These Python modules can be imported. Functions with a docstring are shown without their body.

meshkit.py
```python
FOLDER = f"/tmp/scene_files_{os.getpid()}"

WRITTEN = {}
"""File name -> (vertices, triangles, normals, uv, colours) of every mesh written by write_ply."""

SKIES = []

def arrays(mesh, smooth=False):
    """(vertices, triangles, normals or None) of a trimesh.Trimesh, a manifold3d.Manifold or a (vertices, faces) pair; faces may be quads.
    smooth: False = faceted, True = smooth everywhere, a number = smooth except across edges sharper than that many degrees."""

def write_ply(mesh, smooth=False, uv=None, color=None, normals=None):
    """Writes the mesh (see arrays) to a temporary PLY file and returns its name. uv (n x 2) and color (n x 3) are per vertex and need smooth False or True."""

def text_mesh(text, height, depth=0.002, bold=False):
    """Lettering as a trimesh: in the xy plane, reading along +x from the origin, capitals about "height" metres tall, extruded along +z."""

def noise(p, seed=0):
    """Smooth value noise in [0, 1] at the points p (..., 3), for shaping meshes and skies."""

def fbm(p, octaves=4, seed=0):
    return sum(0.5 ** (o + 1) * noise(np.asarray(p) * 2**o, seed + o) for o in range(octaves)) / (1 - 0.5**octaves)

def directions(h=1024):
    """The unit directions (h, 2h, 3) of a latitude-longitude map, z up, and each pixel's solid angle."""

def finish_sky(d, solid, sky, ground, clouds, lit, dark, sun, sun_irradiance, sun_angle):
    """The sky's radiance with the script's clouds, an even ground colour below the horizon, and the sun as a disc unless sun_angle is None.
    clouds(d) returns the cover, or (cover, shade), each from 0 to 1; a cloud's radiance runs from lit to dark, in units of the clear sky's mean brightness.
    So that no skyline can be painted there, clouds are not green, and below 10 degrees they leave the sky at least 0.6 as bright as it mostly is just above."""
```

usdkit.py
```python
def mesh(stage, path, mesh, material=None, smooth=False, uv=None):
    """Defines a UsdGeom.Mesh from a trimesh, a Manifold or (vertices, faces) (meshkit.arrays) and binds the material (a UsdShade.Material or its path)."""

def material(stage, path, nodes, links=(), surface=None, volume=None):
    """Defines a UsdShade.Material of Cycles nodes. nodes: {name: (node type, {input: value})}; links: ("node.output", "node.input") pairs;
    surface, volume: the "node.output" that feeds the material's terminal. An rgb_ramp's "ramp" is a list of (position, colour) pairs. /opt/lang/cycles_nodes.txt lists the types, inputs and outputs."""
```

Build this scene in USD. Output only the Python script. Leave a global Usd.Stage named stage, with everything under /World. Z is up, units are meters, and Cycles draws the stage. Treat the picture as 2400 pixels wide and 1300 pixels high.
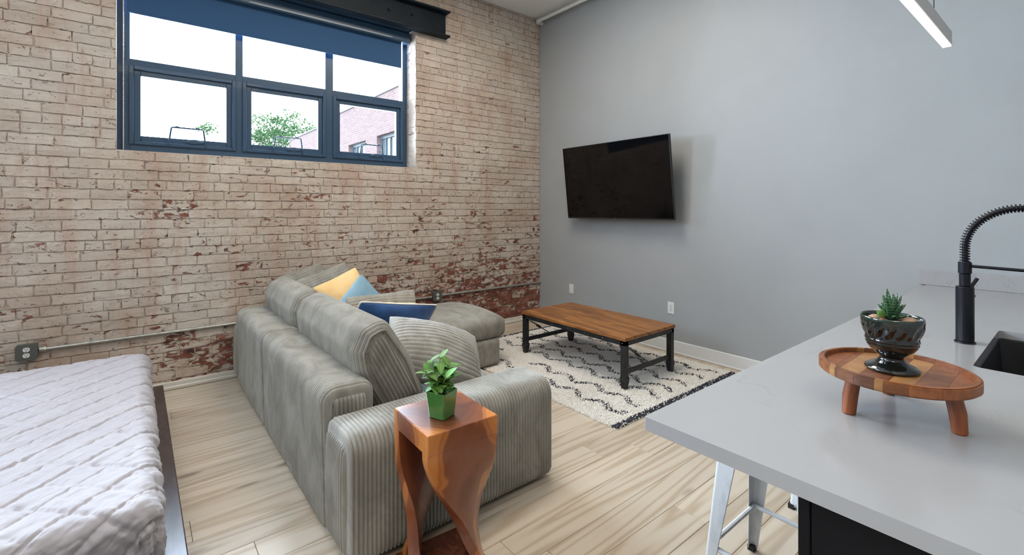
import math, random
import numpy as np
import trimesh
from shapely.geometry import Polygon, Point, box as sbox
import usdkit, meshkit
from pxr import Usd, UsdGeom, UsdLux, UsdShade, Gf, Sdf, Vt

random.seed(7)
RNG = np.random.default_rng(7)
PI = math.pi
stage = Usd.Stage.CreateInMemory()
UsdGeom.SetStageUpAxis(stage, 'Z')
UsdGeom.SetStageMetersPerUnit(stage, 1.0)
UsdGeom.Xform.Define(stage, '/World')

# ------------------------------------------------------------------ camera
# room axes: brick wall is the plane y=0, grey wall the plane x=0, floor z=0
CAM = (-4.142, -4.550, 1.42)
YAW = math.radians(51.1)
Fw = np.array([math.cos(YAW), math.sin(YAW), 0.0]); Rt = np.array([math.sin(YAW), -math.cos(YAW), 0.0])
cam = UsdGeom.Camera.Define(stage, '/World/camera')
cam.AddTransformOp().Set(Gf.Matrix4d(*Rt, 0, 0, 0, 1, 0, *(-Fw), 0, *CAM, 1))
cam.CreateHorizontalApertureAttr(36.0)
cam.CreateVerticalApertureAttr(36.0 * 1300 / 2400)
cam.CreateFocalLengthAttr(36.0 * 1090 / 2400)
cam.CreateVerticalApertureOffsetAttr(-36.0 * 160 / 2400)
cam.CreateClippingRangeAttr(Gf.Vec2f(0.05, 500))
cam.CreateFStopAttr(0.0)
EXPOSURE = 0.0
cam.CreateExposureAttr(EXPOSURE)

# ------------------------------------------------------------------ light: overcast sky, ceiling panels
dome = UsdLux.DomeLight.Define(stage, '/World/sky')
dome.CreateIntensityAttr(4.0)
dome.CreateColorAttr(Gf.Vec3f(0.80, 0.93, 1.10))

def rect_light(name, loc, w, h, power, color, rot=(0, 0, 0)):
    l = UsdLux.RectLight.Define(stage, '/World/' + name)
    l.CreateWidthAttr(w); l.CreateHeightAttr(h); l.CreateIntensityAttr(power); l.CreateColorAttr(Gf.Vec3f(*color))
    l.AddTranslateOp().Set(Gf.Vec3d(*loc)); l.AddRotateXYZOp().Set(Gf.Vec3f(*rot))
    return l
WARM = (1.0, 0.90, 0.78)
DAY = (0.74, 0.89, 1.10)
rect_light('ceiling_panel_kitchen', (-3.4, -5.6, 3.88), 2.4, 0.5, 4.0, WARM)
rect_light('ceiling_panel_bed', (-5.4, -2.6, 3.88), 1.6, 0.8, 4.5, WARM)
rect_light('ceiling_panel_living', (-2.2, -1.9, 3.88), 1.8, 0.9, 15.5, WARM)
rect_light('ceiling_panel_entry', (-5.6, -5.6, 3.88), 1.6, 0.8, 12.0, WARM)
rect_light('daylight_window_main', (-3.02, 0.46, 2.62), 2.5, 1.5, 44.0, DAY, (-90, 0, 0))
rect_light('daylight_window_left', (-6.6, -0.03, 2.63), 2.15, 1.45, 24.0, DAY, (-90, 0, 0))

# ------------------------------------------------------------------ helpers: prims
_used = {}
def numbered(parent, name):
    k = parent + '/' + name
    n = _used.get(k, -1) + 1
    _used[k] = n
    return k if n == 0 else f'{k}_{n:03d}'
def pathof(p):
    return '/World' if p is None else str(p.GetPath())
def tag(p, label=None, cat=None, group=None, kind=None):
    for k, v in (('label', label), ('category', cat), ('group', group), ('kind', kind)):
        if v: p.SetCustomDataByKey(k, v)
    return p
def thing(name, label, cat, loc=(0, 0, 0), rotz=0.0, group=None):
    x = UsdGeom.Xform.Define(stage, numbered('/World', name))
    x.AddTranslateOp().Set(Gf.Vec3d(*map(float, loc))); x.AddRotateZOp().Set(float(rotz))
    return tag(x.GetPrim(), label, cat, group)
def obj(name, mesh, mat, parent=None, smooth=False, uv=None, label=None, kind=None, prim=None):
    if isinstance(mesh, list): mesh = cat(mesh)
    m = usdkit.mesh(stage, numbered(pathof(parent), name), mesh, mat, smooth, uv)
    if prim:
        for k, v in prim.items():
            pv = UsdGeom.PrimvarsAPI(m).CreatePrimvar(k, Sdf.ValueTypeNames.FloatArray, 'vertex')
            pv.Set(Vt.FloatArray.FromNumpy(np.asarray(v, np.float32)))
    return tag(m.GetPrim(), label, None, None, kind)
def top(name, mesh, mat, label, category, smooth=False, group=None, kind=None):
    return tag(obj(name, mesh, mat, None, smooth), label, category, group, kind)
def struct(name, mesh, mat, parent=None, smooth=False):
    return tag(obj(name, mesh, mat, parent, smooth), kind='structure' if parent is None else None)
def dup(root, loc, rotz=0.0, label=None):
    was = root.GetCustomData()
    r = thing(root.GetName(), label or was['label'], was['category'], loc, rotz, was.get('group'))
    r.GetReferences().AddInternalReference(root.GetPath()); r.SetInstanceable(True)
    return r

# ------------------------------------------------------------------ helpers: meshes
def cat(ms):
    vs, fs, n = [], [], 0
    for m in ms:
        v, f, _ = meshkit.arrays(m)
        vs.append(v); fs.append(f + n); n += len(v)
    return trimesh.Trimesh(np.vstack(vs), np.vstack(fs), process=False)
def grid(P, wrap_u=False, wrap_v=False, flip=False):
    n, m = P.shape[:2]
    i, j = np.meshgrid(np.arange(n if wrap_u else n - 1), np.arange(m if wrap_v else m - 1), indexing='ij')
    a, b, c, d = i * m + j, ((i + 1) % n) * m + j, ((i + 1) % n) * m + (j + 1) % m, i * m + (j + 1) % m
    q = np.stack([a, b, c, d], -1).reshape(-1, 4)
    if flip: q = q[:, ::-1]
    return trimesh.Trimesh(P.reshape(-1, 3), np.vstack([q[:, [0, 1, 2]], q[:, [0, 2, 3]]]), process=False)
def hull(p): return trimesh.convex.convex_hull(np.asarray(p, float))
def bx(x0, x1, y0, y1, z0, z1, b=0.002):
    lo, hi = np.array([x0, y0, z0], float), np.array([x1, y1, z1], float)
    lo, hi = np.minimum(lo, hi), np.maximum(lo, hi)
    b = min(b, 0.45 * (hi - lo).min())
    if b <= 0:
        return trimesh.creation.box(bounds=[lo, hi])
    p = []
    for k in range(3):
        e = np.full(3, b); e[k] = 0
        l, h = lo + e, hi - e
        p += [(x, y, z) for x in (l[0], h[0]) for y in (l[1], h[1]) for z in (l[2], h[2])]
    return hull(p)
def rbx(x0, x1, y0, y1, z0, z1, r, n=4):
    s = trimesh.creation.uv_sphere(r, count=[2 * n, 4 * n]).vertices
    c = [(x, y, z) for x in (x0 + r, x1 - r) for y in (y0 + r, y1 - r) for z in (z0 + r, z1 - r)]
    return hull(np.vstack([s + q for q in c]))
def frame_at(t):
    a = np.array([0, 0, 1.0]) if abs(t[2]) < 0.9 else np.array([1.0, 0, 0])
    u = np.cross(a, t); u /= np.linalg.norm(u)
    return u, np.cross(t, u)
def tube(pts, r, n=12, cap=True, flat=None):
    p = np.asarray(pts, float); k = len(p)
    r = np.broadcast_to(np.asarray(r, float), (k,))
    t = np.gradient(p, axis=0); t /= np.linalg.norm(t, axis=1, keepdims=True) + 1e-12
    u, _ = frame_at(t[0]); us = []
    for i in range(k):
        u = u - t[i] * (u @ t[i]); u = u / np.linalg.norm(u); us.append(u)
    us = np.array(us); ws = np.cross(t, us)
    a = np.arange(n) * 2 * PI / n
    P = p[:, None] + r[:, None, None] * (np.cos(a)[None, :, None] * us[:, None] + np.sin(a)[None, :, None] * ws[:, None])
    m = grid(P, wrap_v=True, flip=True)
    if not cap: return m
    v = np.vstack([m.vertices, p[0], p[-1]]); i = np.arange(n); j = (i + 1) % n; L = (k - 1) * n
    f = np.vstack([m.faces, np.stack([np.full(n, k * n), j, i], 1), np.stack([np.full(n, k * n + 1), L + i, L + j], 1)])
    return trimesh.Trimesh(v, f, process=False)
def bezier(p, n=16):
    p = np.asarray(p, float); t = np.linspace(0, 1, n)[:, None]
    while len(p.shape) == 2: p = np.repeat(p[None], n, 0)
    while p.shape[1] > 1: p = p[:, :-1] * (1 - t[:, None]) + p[:, 1:] * t[:, None]
    return p[:, 0]
def lathe(prof, n=48, loc=(0, 0, 0), warp=None):
    p = np.asarray(prof, float); a = np.arange(n) * 2 * PI / n
    R = p[:, 0][:, None] * np.ones(n); Zz = p[:, 1][:, None] * np.ones(n); A = np.broadcast_to(a, R.shape)
    if warp is not None: R = warp(R, A, Zz)
    P = np.stack([R * np.cos(A), R * np.sin(A), Zz], -1) + np.asarray(loc, float)
    return grid(P, wrap_v=True, flip=True)
def ext(poly, h, z=0.0):
    ms = [trimesh.creation.extrude_polygon(g, h, engine='earcut') for g in getattr(poly, 'geoms', [poly])]
    m = cat(ms); m.apply_translation([0, 0, z]); return m
def cyl(loc, axis, r, h, n=20, b=0.0):
    ax = {'x': (1, 0, 0), 'y': (0, 1, 0), 'z': (0, 0, 1)}[axis] if isinstance(axis, str) else axis
    ax = np.array(ax, float); ax /= np.linalg.norm(ax); c = np.array(loc, float)
    if b > 0: return tube([c, c, c + ax * b, c + ax * (h - b), c + ax * h], [r - b, r - b, r, r, r - b], n) if False else tube([c, c + ax * b, c + ax * (h - b), c + ax * h], [r - b, r, r, r - b], n)
    return tube([c, c + ax * h], r, n)
def xf(m, loc=(0, 0, 0), rot=(0, 0, 0)):
    m = m.copy(); T = trimesh.transformations.euler_matrix(*[math.radians(a) for a in rot], 'sxyz'); T[:3, 3] = loc
    m.apply_transform(T); return m
def rrect(x0, x1, y0, y1, r):
    return sbox(x0 + r, y0 + r, x1 - r, y1 - r).buffer(r, quad_segs=6)

# ------------------------------------------------------------------ helpers: materials
LK = '/World/Looks/'
UsdGeom.Scope.Define(stage, '/World/Looks')
def plain(name, color, rough=0.5, metallic=0.0, **kw):
    return usdkit.material(stage, LK + name, {'p': ('principled_bsdf', {'base_color': color, 'roughness': rough, 'metallic': metallic, **kw})}, surface='p.BSDF')
def noisy(name, stops, scale=(8, 8, 8), detail=4, rough=0.6, bump=0.0, bscale=None, bdist=0.002, dist=0.0, **kw):
    n = {'tc': ('texture_coordinate', {}), 'mp': ('mapping', {'scale': scale}), 'n': ('noise_texture', {'scale': 1.0, 'detail': detail, 'roughness': 0.6, 'distortion': dist}),
         'r': ('rgb_ramp', {'ramp': stops}), 'p': ('principled_bsdf', {'roughness': rough, **kw})}
    l = [('tc.object', 'mp.vector'), ('mp.vector', 'n.vector'), ('n.fac', 'r.fac'), ('r.color', 'p.base_color')]
    if bump:
        n['n2'] = ('noise_texture', {'scale': bscale or 60.0, 'detail': 3}); n['b'] = ('bump', {'strength': bump, 'distance': bdist})
        l += [('tc.object', 'n2.vector'), ('n2.fac', 'b.height'), ('b.normal', 'p.normal')]
    return usdkit.material(stage, LK + name, n, l, surface='p.BSDF')
def wood(name, stops, scale, ring=6.0, dist=4.0, rough=0.4, coat=0.0, tone=0.0, fine=0.25, wscale=1.0):
    """Grain: a distorted wave stretched by scale, plus fine fibres."""
    n = {'tc': ('texture_coordinate', {}), 'oi': ('object_info', {}), 'off': ('vector_math', {'math_type': 'scale', 'vector1': (3.1, 5.7, 2.3)}),
         'ad': ('vector_math', {'math_type': 'add'}), 'mp': ('mapping', {'scale': scale}),
         'w': ('noise_texture', {'scale': ring, 'detail': 3, 'roughness': 0.55, 'distortion': dist}),
         'sn': ('math', {'math_type': 'multiply', 'value2': 26.0}), 'si': ('math', {'math_type': 'sine'}),
         'mr': ('map_range', {'from_min': -1.0, 'from_max': 1.0}),
         'f': ('noise_texture', {'scale': ring * 7, 'detail': 2}),
         'mx': ('mix_float', {'fac': fine}), 'mx2': ('mix_float', {'fac': 0.5}), 'r': ('rgb_ramp', {'ramp': stops}),
         'v': ('map_range', {'to_min': 1 - tone, 'to_max': 1 + tone}), 'h': ('hsv', {}),
         'p': ('principled_bsdf', {'roughness': rough, 'coat_weight': coat, 'coat_roughness': 0.12})}
    l = [('oi.random', 'off.scale'), ('tc.object', 'ad.vector1'), ('off.vector', 'ad.vector2'), ('ad.vector', 'mp.vector'), ('mp.vector', 'w.vector'), ('mp.vector', 'f.vector'),
         ('w.fac', 'sn.value1'), ('sn.value', 'si.value1'), ('si.value', 'mr.value'), ('w.fac', 'mx2.a'), ('mr.result', 'mx2.b'), ('mx2.result', 'mx.a'), ('f.fac', 'mx.b'), ('mx.result', 'r.fac'),
         ('oi.random', 'v.value'), ('v.result', 'h.value'), ('r.color', 'h.color'), ('h.color', 'p.base_color')]
    return usdkit.material(stage, LK + name, n, l, surface='p.BSDF')

def brick_material(name, fade_x):
    """Old limewashed brick: paint colour, drips, and paint lost per brick (primvar bare) so that red brick shows."""
    N = {'g': ('geometry', {}), 'tone': ('attribute', {'attribute': 'tone'}), 'bare': ('attribute', {'attribute': 'bare'}),
         'm1': ('mapping', {'scale': (0.9, 0.9, 1.3)}), 'n1': ('noise_texture', {'scale': 1.6, 'detail': 5, 'roughness': 0.62}),
         'paint': ('rgb_ramp', {'ramp': [(0.28, (0.36, 0.255, 0.19)), (0.42, (0.46, 0.375, 0.305)), (0.56, (0.515, 0.45, 0.385)), (0.74, (0.565, 0.515, 0.455))]}),
         'tv': ('map_range', {'to_min': 0.92, 'to_max': 1.06}), 'h1': ('hsv', {}),
         'm2': ('mapping', {'scale': (5.0, 1.0, 0.75)}), 'n2': ('noise_texture', {'scale': 1.3, 'detail': 4, 'roughness': 0.7}),
         'dr': ('map_range', {'from_min': 0.50, 'from_max': 0.70, 'to_min': 0.0, 'to_max': 0.6, 'clamp': True}),
         'mxd': ('mix_color', {'blend_type': 'mix', 'b': (0.40, 0.24, 0.175)}),
         'm3': ('mapping', {'scale': (13.0, 13.0, 26.0)}), 'n3': ('noise_texture', {'scale': 1.0, 'detail': 7, 'roughness': 0.68, 'distortion': 0.6}),
         's': ('math', {'math_type': 'add'}), 'ms': ('map_range', {'from_min': 0.985, 'from_max': 1.03, 'clamp': True}),
         'm4': ('mapping', {'scale': (4.0, 4.0, 11.0)}), 'n4': ('noise_texture', {'scale': 1.5, 'detail': 4}),
         'red': ('rgb_ramp', {'ramp': [(0.3, (0.045, 0.025, 0.02)), (0.45, (0.16, 0.055, 0.035)), (0.6, (0.25, 0.085, 0.058)), (0.72, (0.33, 0.19, 0.13))]}),
         'mxr': ('mix_color', {'blend_type': 'mix'}),
         'm6': ('mapping', {'scale': (24.0, 24.0, 44.0)}), 'n6': ('noise_texture', {'scale': 1.0, 'detail': 5, 'roughness': 0.6, 'distortion': 1.2}), 'fk': ('map_range', {'from_min': 0.62, 'from_max': 0.655, 'to_min': 0.0, 'to_max': 0.75, 'clamp': True}), 'mxf': ('mix_color', {'blend_type': 'mix', 'b': (0.13, 0.085, 0.06)}),
         'm7': ('mapping', {'scale': (1.2, 1.2, 20.0)}), 'n7': ('noise_texture', {'scale': 1.5, 'detail': 4, 'roughness': 0.7}), 'sk': ('map_range', {'from_min': 0.52, 'from_max': 0.72, 'to_min': 0.0, 'to_max': 0.35, 'clamp': True}), 'mxs': ('mix_color', {'blend_type': 'mix', 'b': (0.27, 0.20, 0.155)}), 'p': ('principled_bsdf', {'roughness': 0.75, 'specular_ior_level': 0.3}),
         'n5': ('noise_texture', {'scale': 55.0, 'detail': 4}), 'bh': ('math', {'math_type': 'multiply_add', 'value2': -0.7}), 'b': ('bump', {'strength': 0.8, 'distance': 0.005})}
    L = [('g.position', 'm1.vector'), ('m1.vector', 'n1.vector'), ('n1.fac', 'paint.fac'), ('tone.fac', 'tv.value'), ('tv.result', 'h1.value'), ('paint.color', 'h1.color'),
         ('g.position', 'm2.vector'), ('m2.vector', 'n2.vector'), ('n2.fac', 'dr.value'), ('dr.result', 'mxd.fac'), ('h1.color', 'mxd.a'), ('g.position', 'm7.vector'), ('m7.vector', 'n7.vector'), ('n7.fac', 'sk.value'), ('sk.result', 'mxs.fac'), ('mxd.result', 'mxs.a'), ('g.position', 'm6.vector'), ('m6.vector', 'n6.vector'), ('n6.fac', 'fk.value'), ('fk.result', 'mxf.fac'), ('mxs.result', 'mxf.a'),
         ('g.position', 'm3.vector'), ('m3.vector', 'n3.vector'), ('n3.fac', 's.value1'), ('bare.fac', 's.value2'), ('s.value', 'ms.value'),
         ('g.position', 'm4.vector'), ('m4.vector', 'n4.vector'), ('n4.fac', 'red.fac'), ('ms.result', 'mxr.fac'), ('mxf.result', 'mxr.a'), ('red.color', 'mxr.b'),
         ('mxr.result', 'p.base_color'), ('g.position', 'n5.vector'), ('ms.result', 'bh.value1'), ('n5.fac', 'bh.value3'), ('bh.value', 'b.height'), ('b.normal', 'p.normal')]
    return usdkit.material(stage, LK + name, N, L, surface='p.BSDF')

M = {}
M['brick'] = brick_material('painted_brick', 0)
M['grey_wall'] = noisy('grey_wall_paint', [(0.3, (0.315, 0.33, 0.33)), (0.7, (0.33, 0.345, 0.345))], (3, 3, 3), 3, 0.55, 0.08, 180.0, 0.001)
M['ceiling'] = plain('ceiling_paint', (0.80, 0.80, 0.77), 0.8)
M['white_trim'] = plain('white_trim_paint', (0.66, 0.67, 0.67), 0.4)
M['cream_trim'] = plain('cream_trim_paint', (0.60, 0.57, 0.50), 0.5)
M['white_pipe'] = plain('white_pipe_paint', (0.72, 0.72, 0.69), 0.4)
M['steel_black'] = noisy('black_steel_paint', [(0.3, (0.007, 0.012, 0.016)), (0.7, (0.013, 0.019, 0.025))], (6, 6, 6), 4, 0.5, 0.1, 60.0, specular_ior_level=.15)
M['window_metal'] = plain('window_metal', (0.022, 0.058, 0.108), 0.38, 0.0, coat_weight=0.2)
M['shade_fabric'] = noisy('navy_shade_fabric', [(0.3, (0.020, 0.070, 0.16)), (0.7, (0.026, 0.082, 0.18))], (500, 500, 500), 2, 0.85)
M['chain'] = plain('bead_chain', (0.6, 0.58, 0.6), 0.35)
M['galv'] = noisy('galvanised_metal', [(0.3, (0.34, 0.34, 0.31)), (0.7, (0.48, 0.48, 0.44))], (25, 25, 25), 3, 0.42, metallic=0.7)
M['box_grey'] = plain('outlet_box_grey', (0.12, 0.125, 0.11), 0.45, 0.4)
M['outlet_white'] = plain('outlet_white', (0.66, 0.66, 0.64), 0.35)
M['slot_dark'] = plain('slot_dark', (0.02, 0.02, 0.02), 0.6)
M['black_gloss'] = plain('tv_screen_black', (0.002, 0.002, 0.0025), 0.05, specular_ior_level=.3)
M['black_plastic'] = plain('black_plastic', (0.012, 0.012, 0.014), 0.35)
M['black_metal'] = noisy('black_table_metal', [(0.3, (0.014, 0.015, 0.017)), (0.7, (0.03, 0.032, 0.035))], (20, 20, 20), 3, 0.4, metallic=0.3)
M['rivet'] = plain('rivet_metal', (0.22, 0.22, 0.22), 0.3, 1.0)
M['faucet'] = plain('matte_black_faucet', (0.005, 0.005, 0.009), 0.34, specular_ior_level=.35)
M['sink'] = plain('black_composite_sink', (0.012, 0.012, 0.014), 0.5)
M['cabinet'] = plain('black_cabinet', (0.004, 0.004, 0.005), 0.6, specular_ior_level=.15)
M['stool_white'] = noisy('white_enamel', [(0.32, (0.50, 0.54, 0.58)), (0.45, (0.66, 0.69, 0.72)), (0.8, (0.70, 0.72, 0.75))], (14, 14, 5), 5, 0.3)
M['rubber'] = plain('black_rubber', (0.012, 0.012, 0.014), 0.7)
def pane_mat():
    n = {'t': ('transparent_bsdf', {'color': (0.96, 0.98, 0.98)}), 'g': ('glossy_bsdf', {'color': (1, 1, 1), 'roughness': 0.0}), 'f': ('fresnel', {'IOR': 1.45}), 'm': ('mix_closure', {})}
    return usdkit.material(stage, LK + 'window_glass', n, [('f.fac', 'm.fac'), ('t.BSDF', 'm.closure1'), ('g.BSDF', 'm.closure2')], surface='m.closure')
M['glass'] = pane_mat()
def emit(name, color, s):
    return usdkit.material(stage, LK + name, {'e': ('emission', {'color': color, 'strength': s})}, surface='e.emission')
M['led'] = emit('led_diffuser', (1.0, 0.93, 0.84), 9.0)
M['lamp_body'] = plain('lamp_body_white', (0.55, 0.52, 0.50), 0.4)
M['floor'] = None

def floor_material():
    N = {'g': ('geometry', {}), 'tone': ('attribute', {'attribute': 'tone'}), 'tone2': ('math', {'math_type': 'multiply', 'value2': 37.0}), 'cx': ('combine_xyz', {}), 'ad': ('vector_math', {'math_type': 'add'}),
         'mp': ('mapping', {'scale': (0.22, 4.2, 1.0)}), 'n': ('noise_texture', {'scale': 1.3, 'detail': 1.6, 'roughness': 0.45, 'distortion': 0.15}),
         'k': ('math', {'math_type': 'multiply', 'value2': 70.0}), 'si': ('math', {'math_type': 'sine'}), 'mr': ('map_range', {'from_min': -1.0, 'from_max': 1.0}),
         'pw': ('math', {'math_type': 'power', 'value2': 2.2}),
         'mp2': ('mapping', {'scale': (4.0, 160.0, 1.0)}), 'n2': ('noise_texture', {'scale': 1.0, 'detail': 3}),
         'mx': ('mix_float', {'fac': 0.35}), 'r': ('rgb_ramp', {'ramp': [(0.12, (0.545, 0.47, 0.37)), (0.45, (0.505, 0.42, 0.32)), (0.9, (0.41, 0.32, 0.225))]}),
         'mp3': ('mapping', {'scale': (1.5, 4.6, 1.0)}), 'vo': ('voronoi_texture', {'scale': 1.0, 'randomness': 1.0}), 'kn': ('map_range', {'from_min': 0.06, 'from_max': 0.13, 'to_min': 1.0, 'to_max': 0.0, 'clamp': True}),
         'knm': ('math', {'math_type': 'multiply', 'value2': 0.75}), 'mk': ('mix_color', {'blend_type': 'mix', 'b': (0.20, 0.15, 0.11)}),
         'tv': ('map_range', {'to_min': 0.92, 'to_max': 1.08}), 'h': ('hsv', {}), 'p': ('principled_bsdf', {'roughness': 0.33, 'specular_ior_level': 0.45}),
         'b': ('bump', {'strength': 0.12, 'distance': 0.002})}
    L = [('tone.fac', 'tone2.value1'), ('tone2.value', 'cx.x'), ('tone2.value', 'cx.z'), ('g.position', 'ad.vector1'), ('cx.vector', 'ad.vector2'), ('ad.vector', 'mp.vector'), ('mp.vector', 'n.vector'), ('n.fac', 'k.value1'), ('k.value', 'si.value1'),
         ('si.value', 'mr.value'), ('mr.result', 'pw.value1'), ('ad.vector', 'mp2.vector'), ('mp2.vector', 'n2.vector'), ('pw.value', 'mx.a'), ('n2.fac', 'mx.b'), ('mx.result', 'r.fac'),
         ('ad.vector', 'mp3.vector'), ('mp3.vector', 'vo.vector'), ('vo.distance', 'kn.value'), ('kn.result', 'knm.value1'), ('knm.value', 'mk.fac'), ('r.color', 'mk.a'),
         ('tone.fac', 'tv.value'), ('tv.result', 'h.value'), ('mk.result', 'h.color'), ('h.color', 'p.base_color'), ('mx.result', 'b.height'), ('b.normal', 'p.normal')]
    return usdkit.material(stage, LK + 'pine_floor', N, L, surface='p.BSDF')
M['floor'] = floor_material()

# ================================================================== room shell
CEIL = 3.915
WX0, WX1, WZ0, WZ1 = -4.262, -1.80, 1.866, 3.40        # window opening in the brick wall
XL, YB = -8.2, -7.4                                     # far left and back of the room
tag(obj('floor', bx(XL, 0.02, YB, 0.02, -0.12, -0.012, 0), plain('subfloor', (0.10, 0.08, 0.06), 0.8)), kind='structure')
FLOOR = stage.GetPrimAtPath('/World/floor')
PW = 0.165
def plank(x0, x1, y0, y1, tone):
    m = bx(x0 + .0006, x1 - .0006, y0 + .0006, y1 - .0006, -0.02, 0.0, 0.0016)
    obj('plank', m, M['floor'], FLOOR, prim={'tone': np.full(len(m.vertices), tone)})
row = 0; y = 0.0
while y > -5.2:
    x = -6.2 - random.uniform(0, 1.6)
    while x < 0:
        L = random.choice([1.5, 1.9, 2.3, 2.8]) + random.uniform(-.2, .2)
        x1 = min(x + L, 0.0)
        if 0 - x1 < 0.35: x1 = 0.0
        if x1 > -6.2: plank(max(x, -6.2), x1, y - PW, y, random.random())
        x = x1
    y -= PW; row += 1
m = cat([bx(XL, -6.202, YB, 0, -0.02, 0, .001), bx(-6.2, 0, YB, y - .001, -0.02, 0, .001)])
obj('plank_field', m, M['floor'], FLOOR, kind='stuff', prim={'tone': np.full(len(m.vertices), 0.5)})

struct('ceiling', bx(XL - .3, 0.3, YB - .3, 0.35, CEIL, CEIL + 0.2, 0), M['ceiling'])
struct('wall_right', bx(0.0, 0.25, YB, 0.0, -0.1, CEIL, 0), M['grey_wall'])
struct('wall_back', bx(XL - .25, 0.25, YB - .25, YB, -0.1, CEIL, 0), M['grey_wall'])
struct('wall_far', bx(XL - .25, XL, YB, 0.0, -0.1, CEIL, 0), M['grey_wall'])

# brick wall: core with two openings, mortar just behind the brick faces
W2 = (-7.7, -5.5)                                        # second window of the wall, left of the picture
D = 0.32
def core(x0, x1, z0, z1): return bx(x0, x1, 0.004, D, z0, z1, 0)
wl = cat([core(XL, W2[0], -.1, CEIL), core(W2[0], W2[1], -.1, WZ0), core(W2[0], W2[1], WZ1, CEIL), core(W2[1], WX0, -.1, CEIL), core(WX0, WX1, -.1, WZ0), core(WX0, WX1, WZ1, CEIL), core(WX1, 0.25, -.1, CEIL)])
WALL = obj('wall_left', wl, M['brick'], prim={'tone': np.full(len(wl.vertices), 0.35), 'bare': np.full(len(wl.vertices), 0.40)})
tag(WALL, kind='structure')

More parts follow.
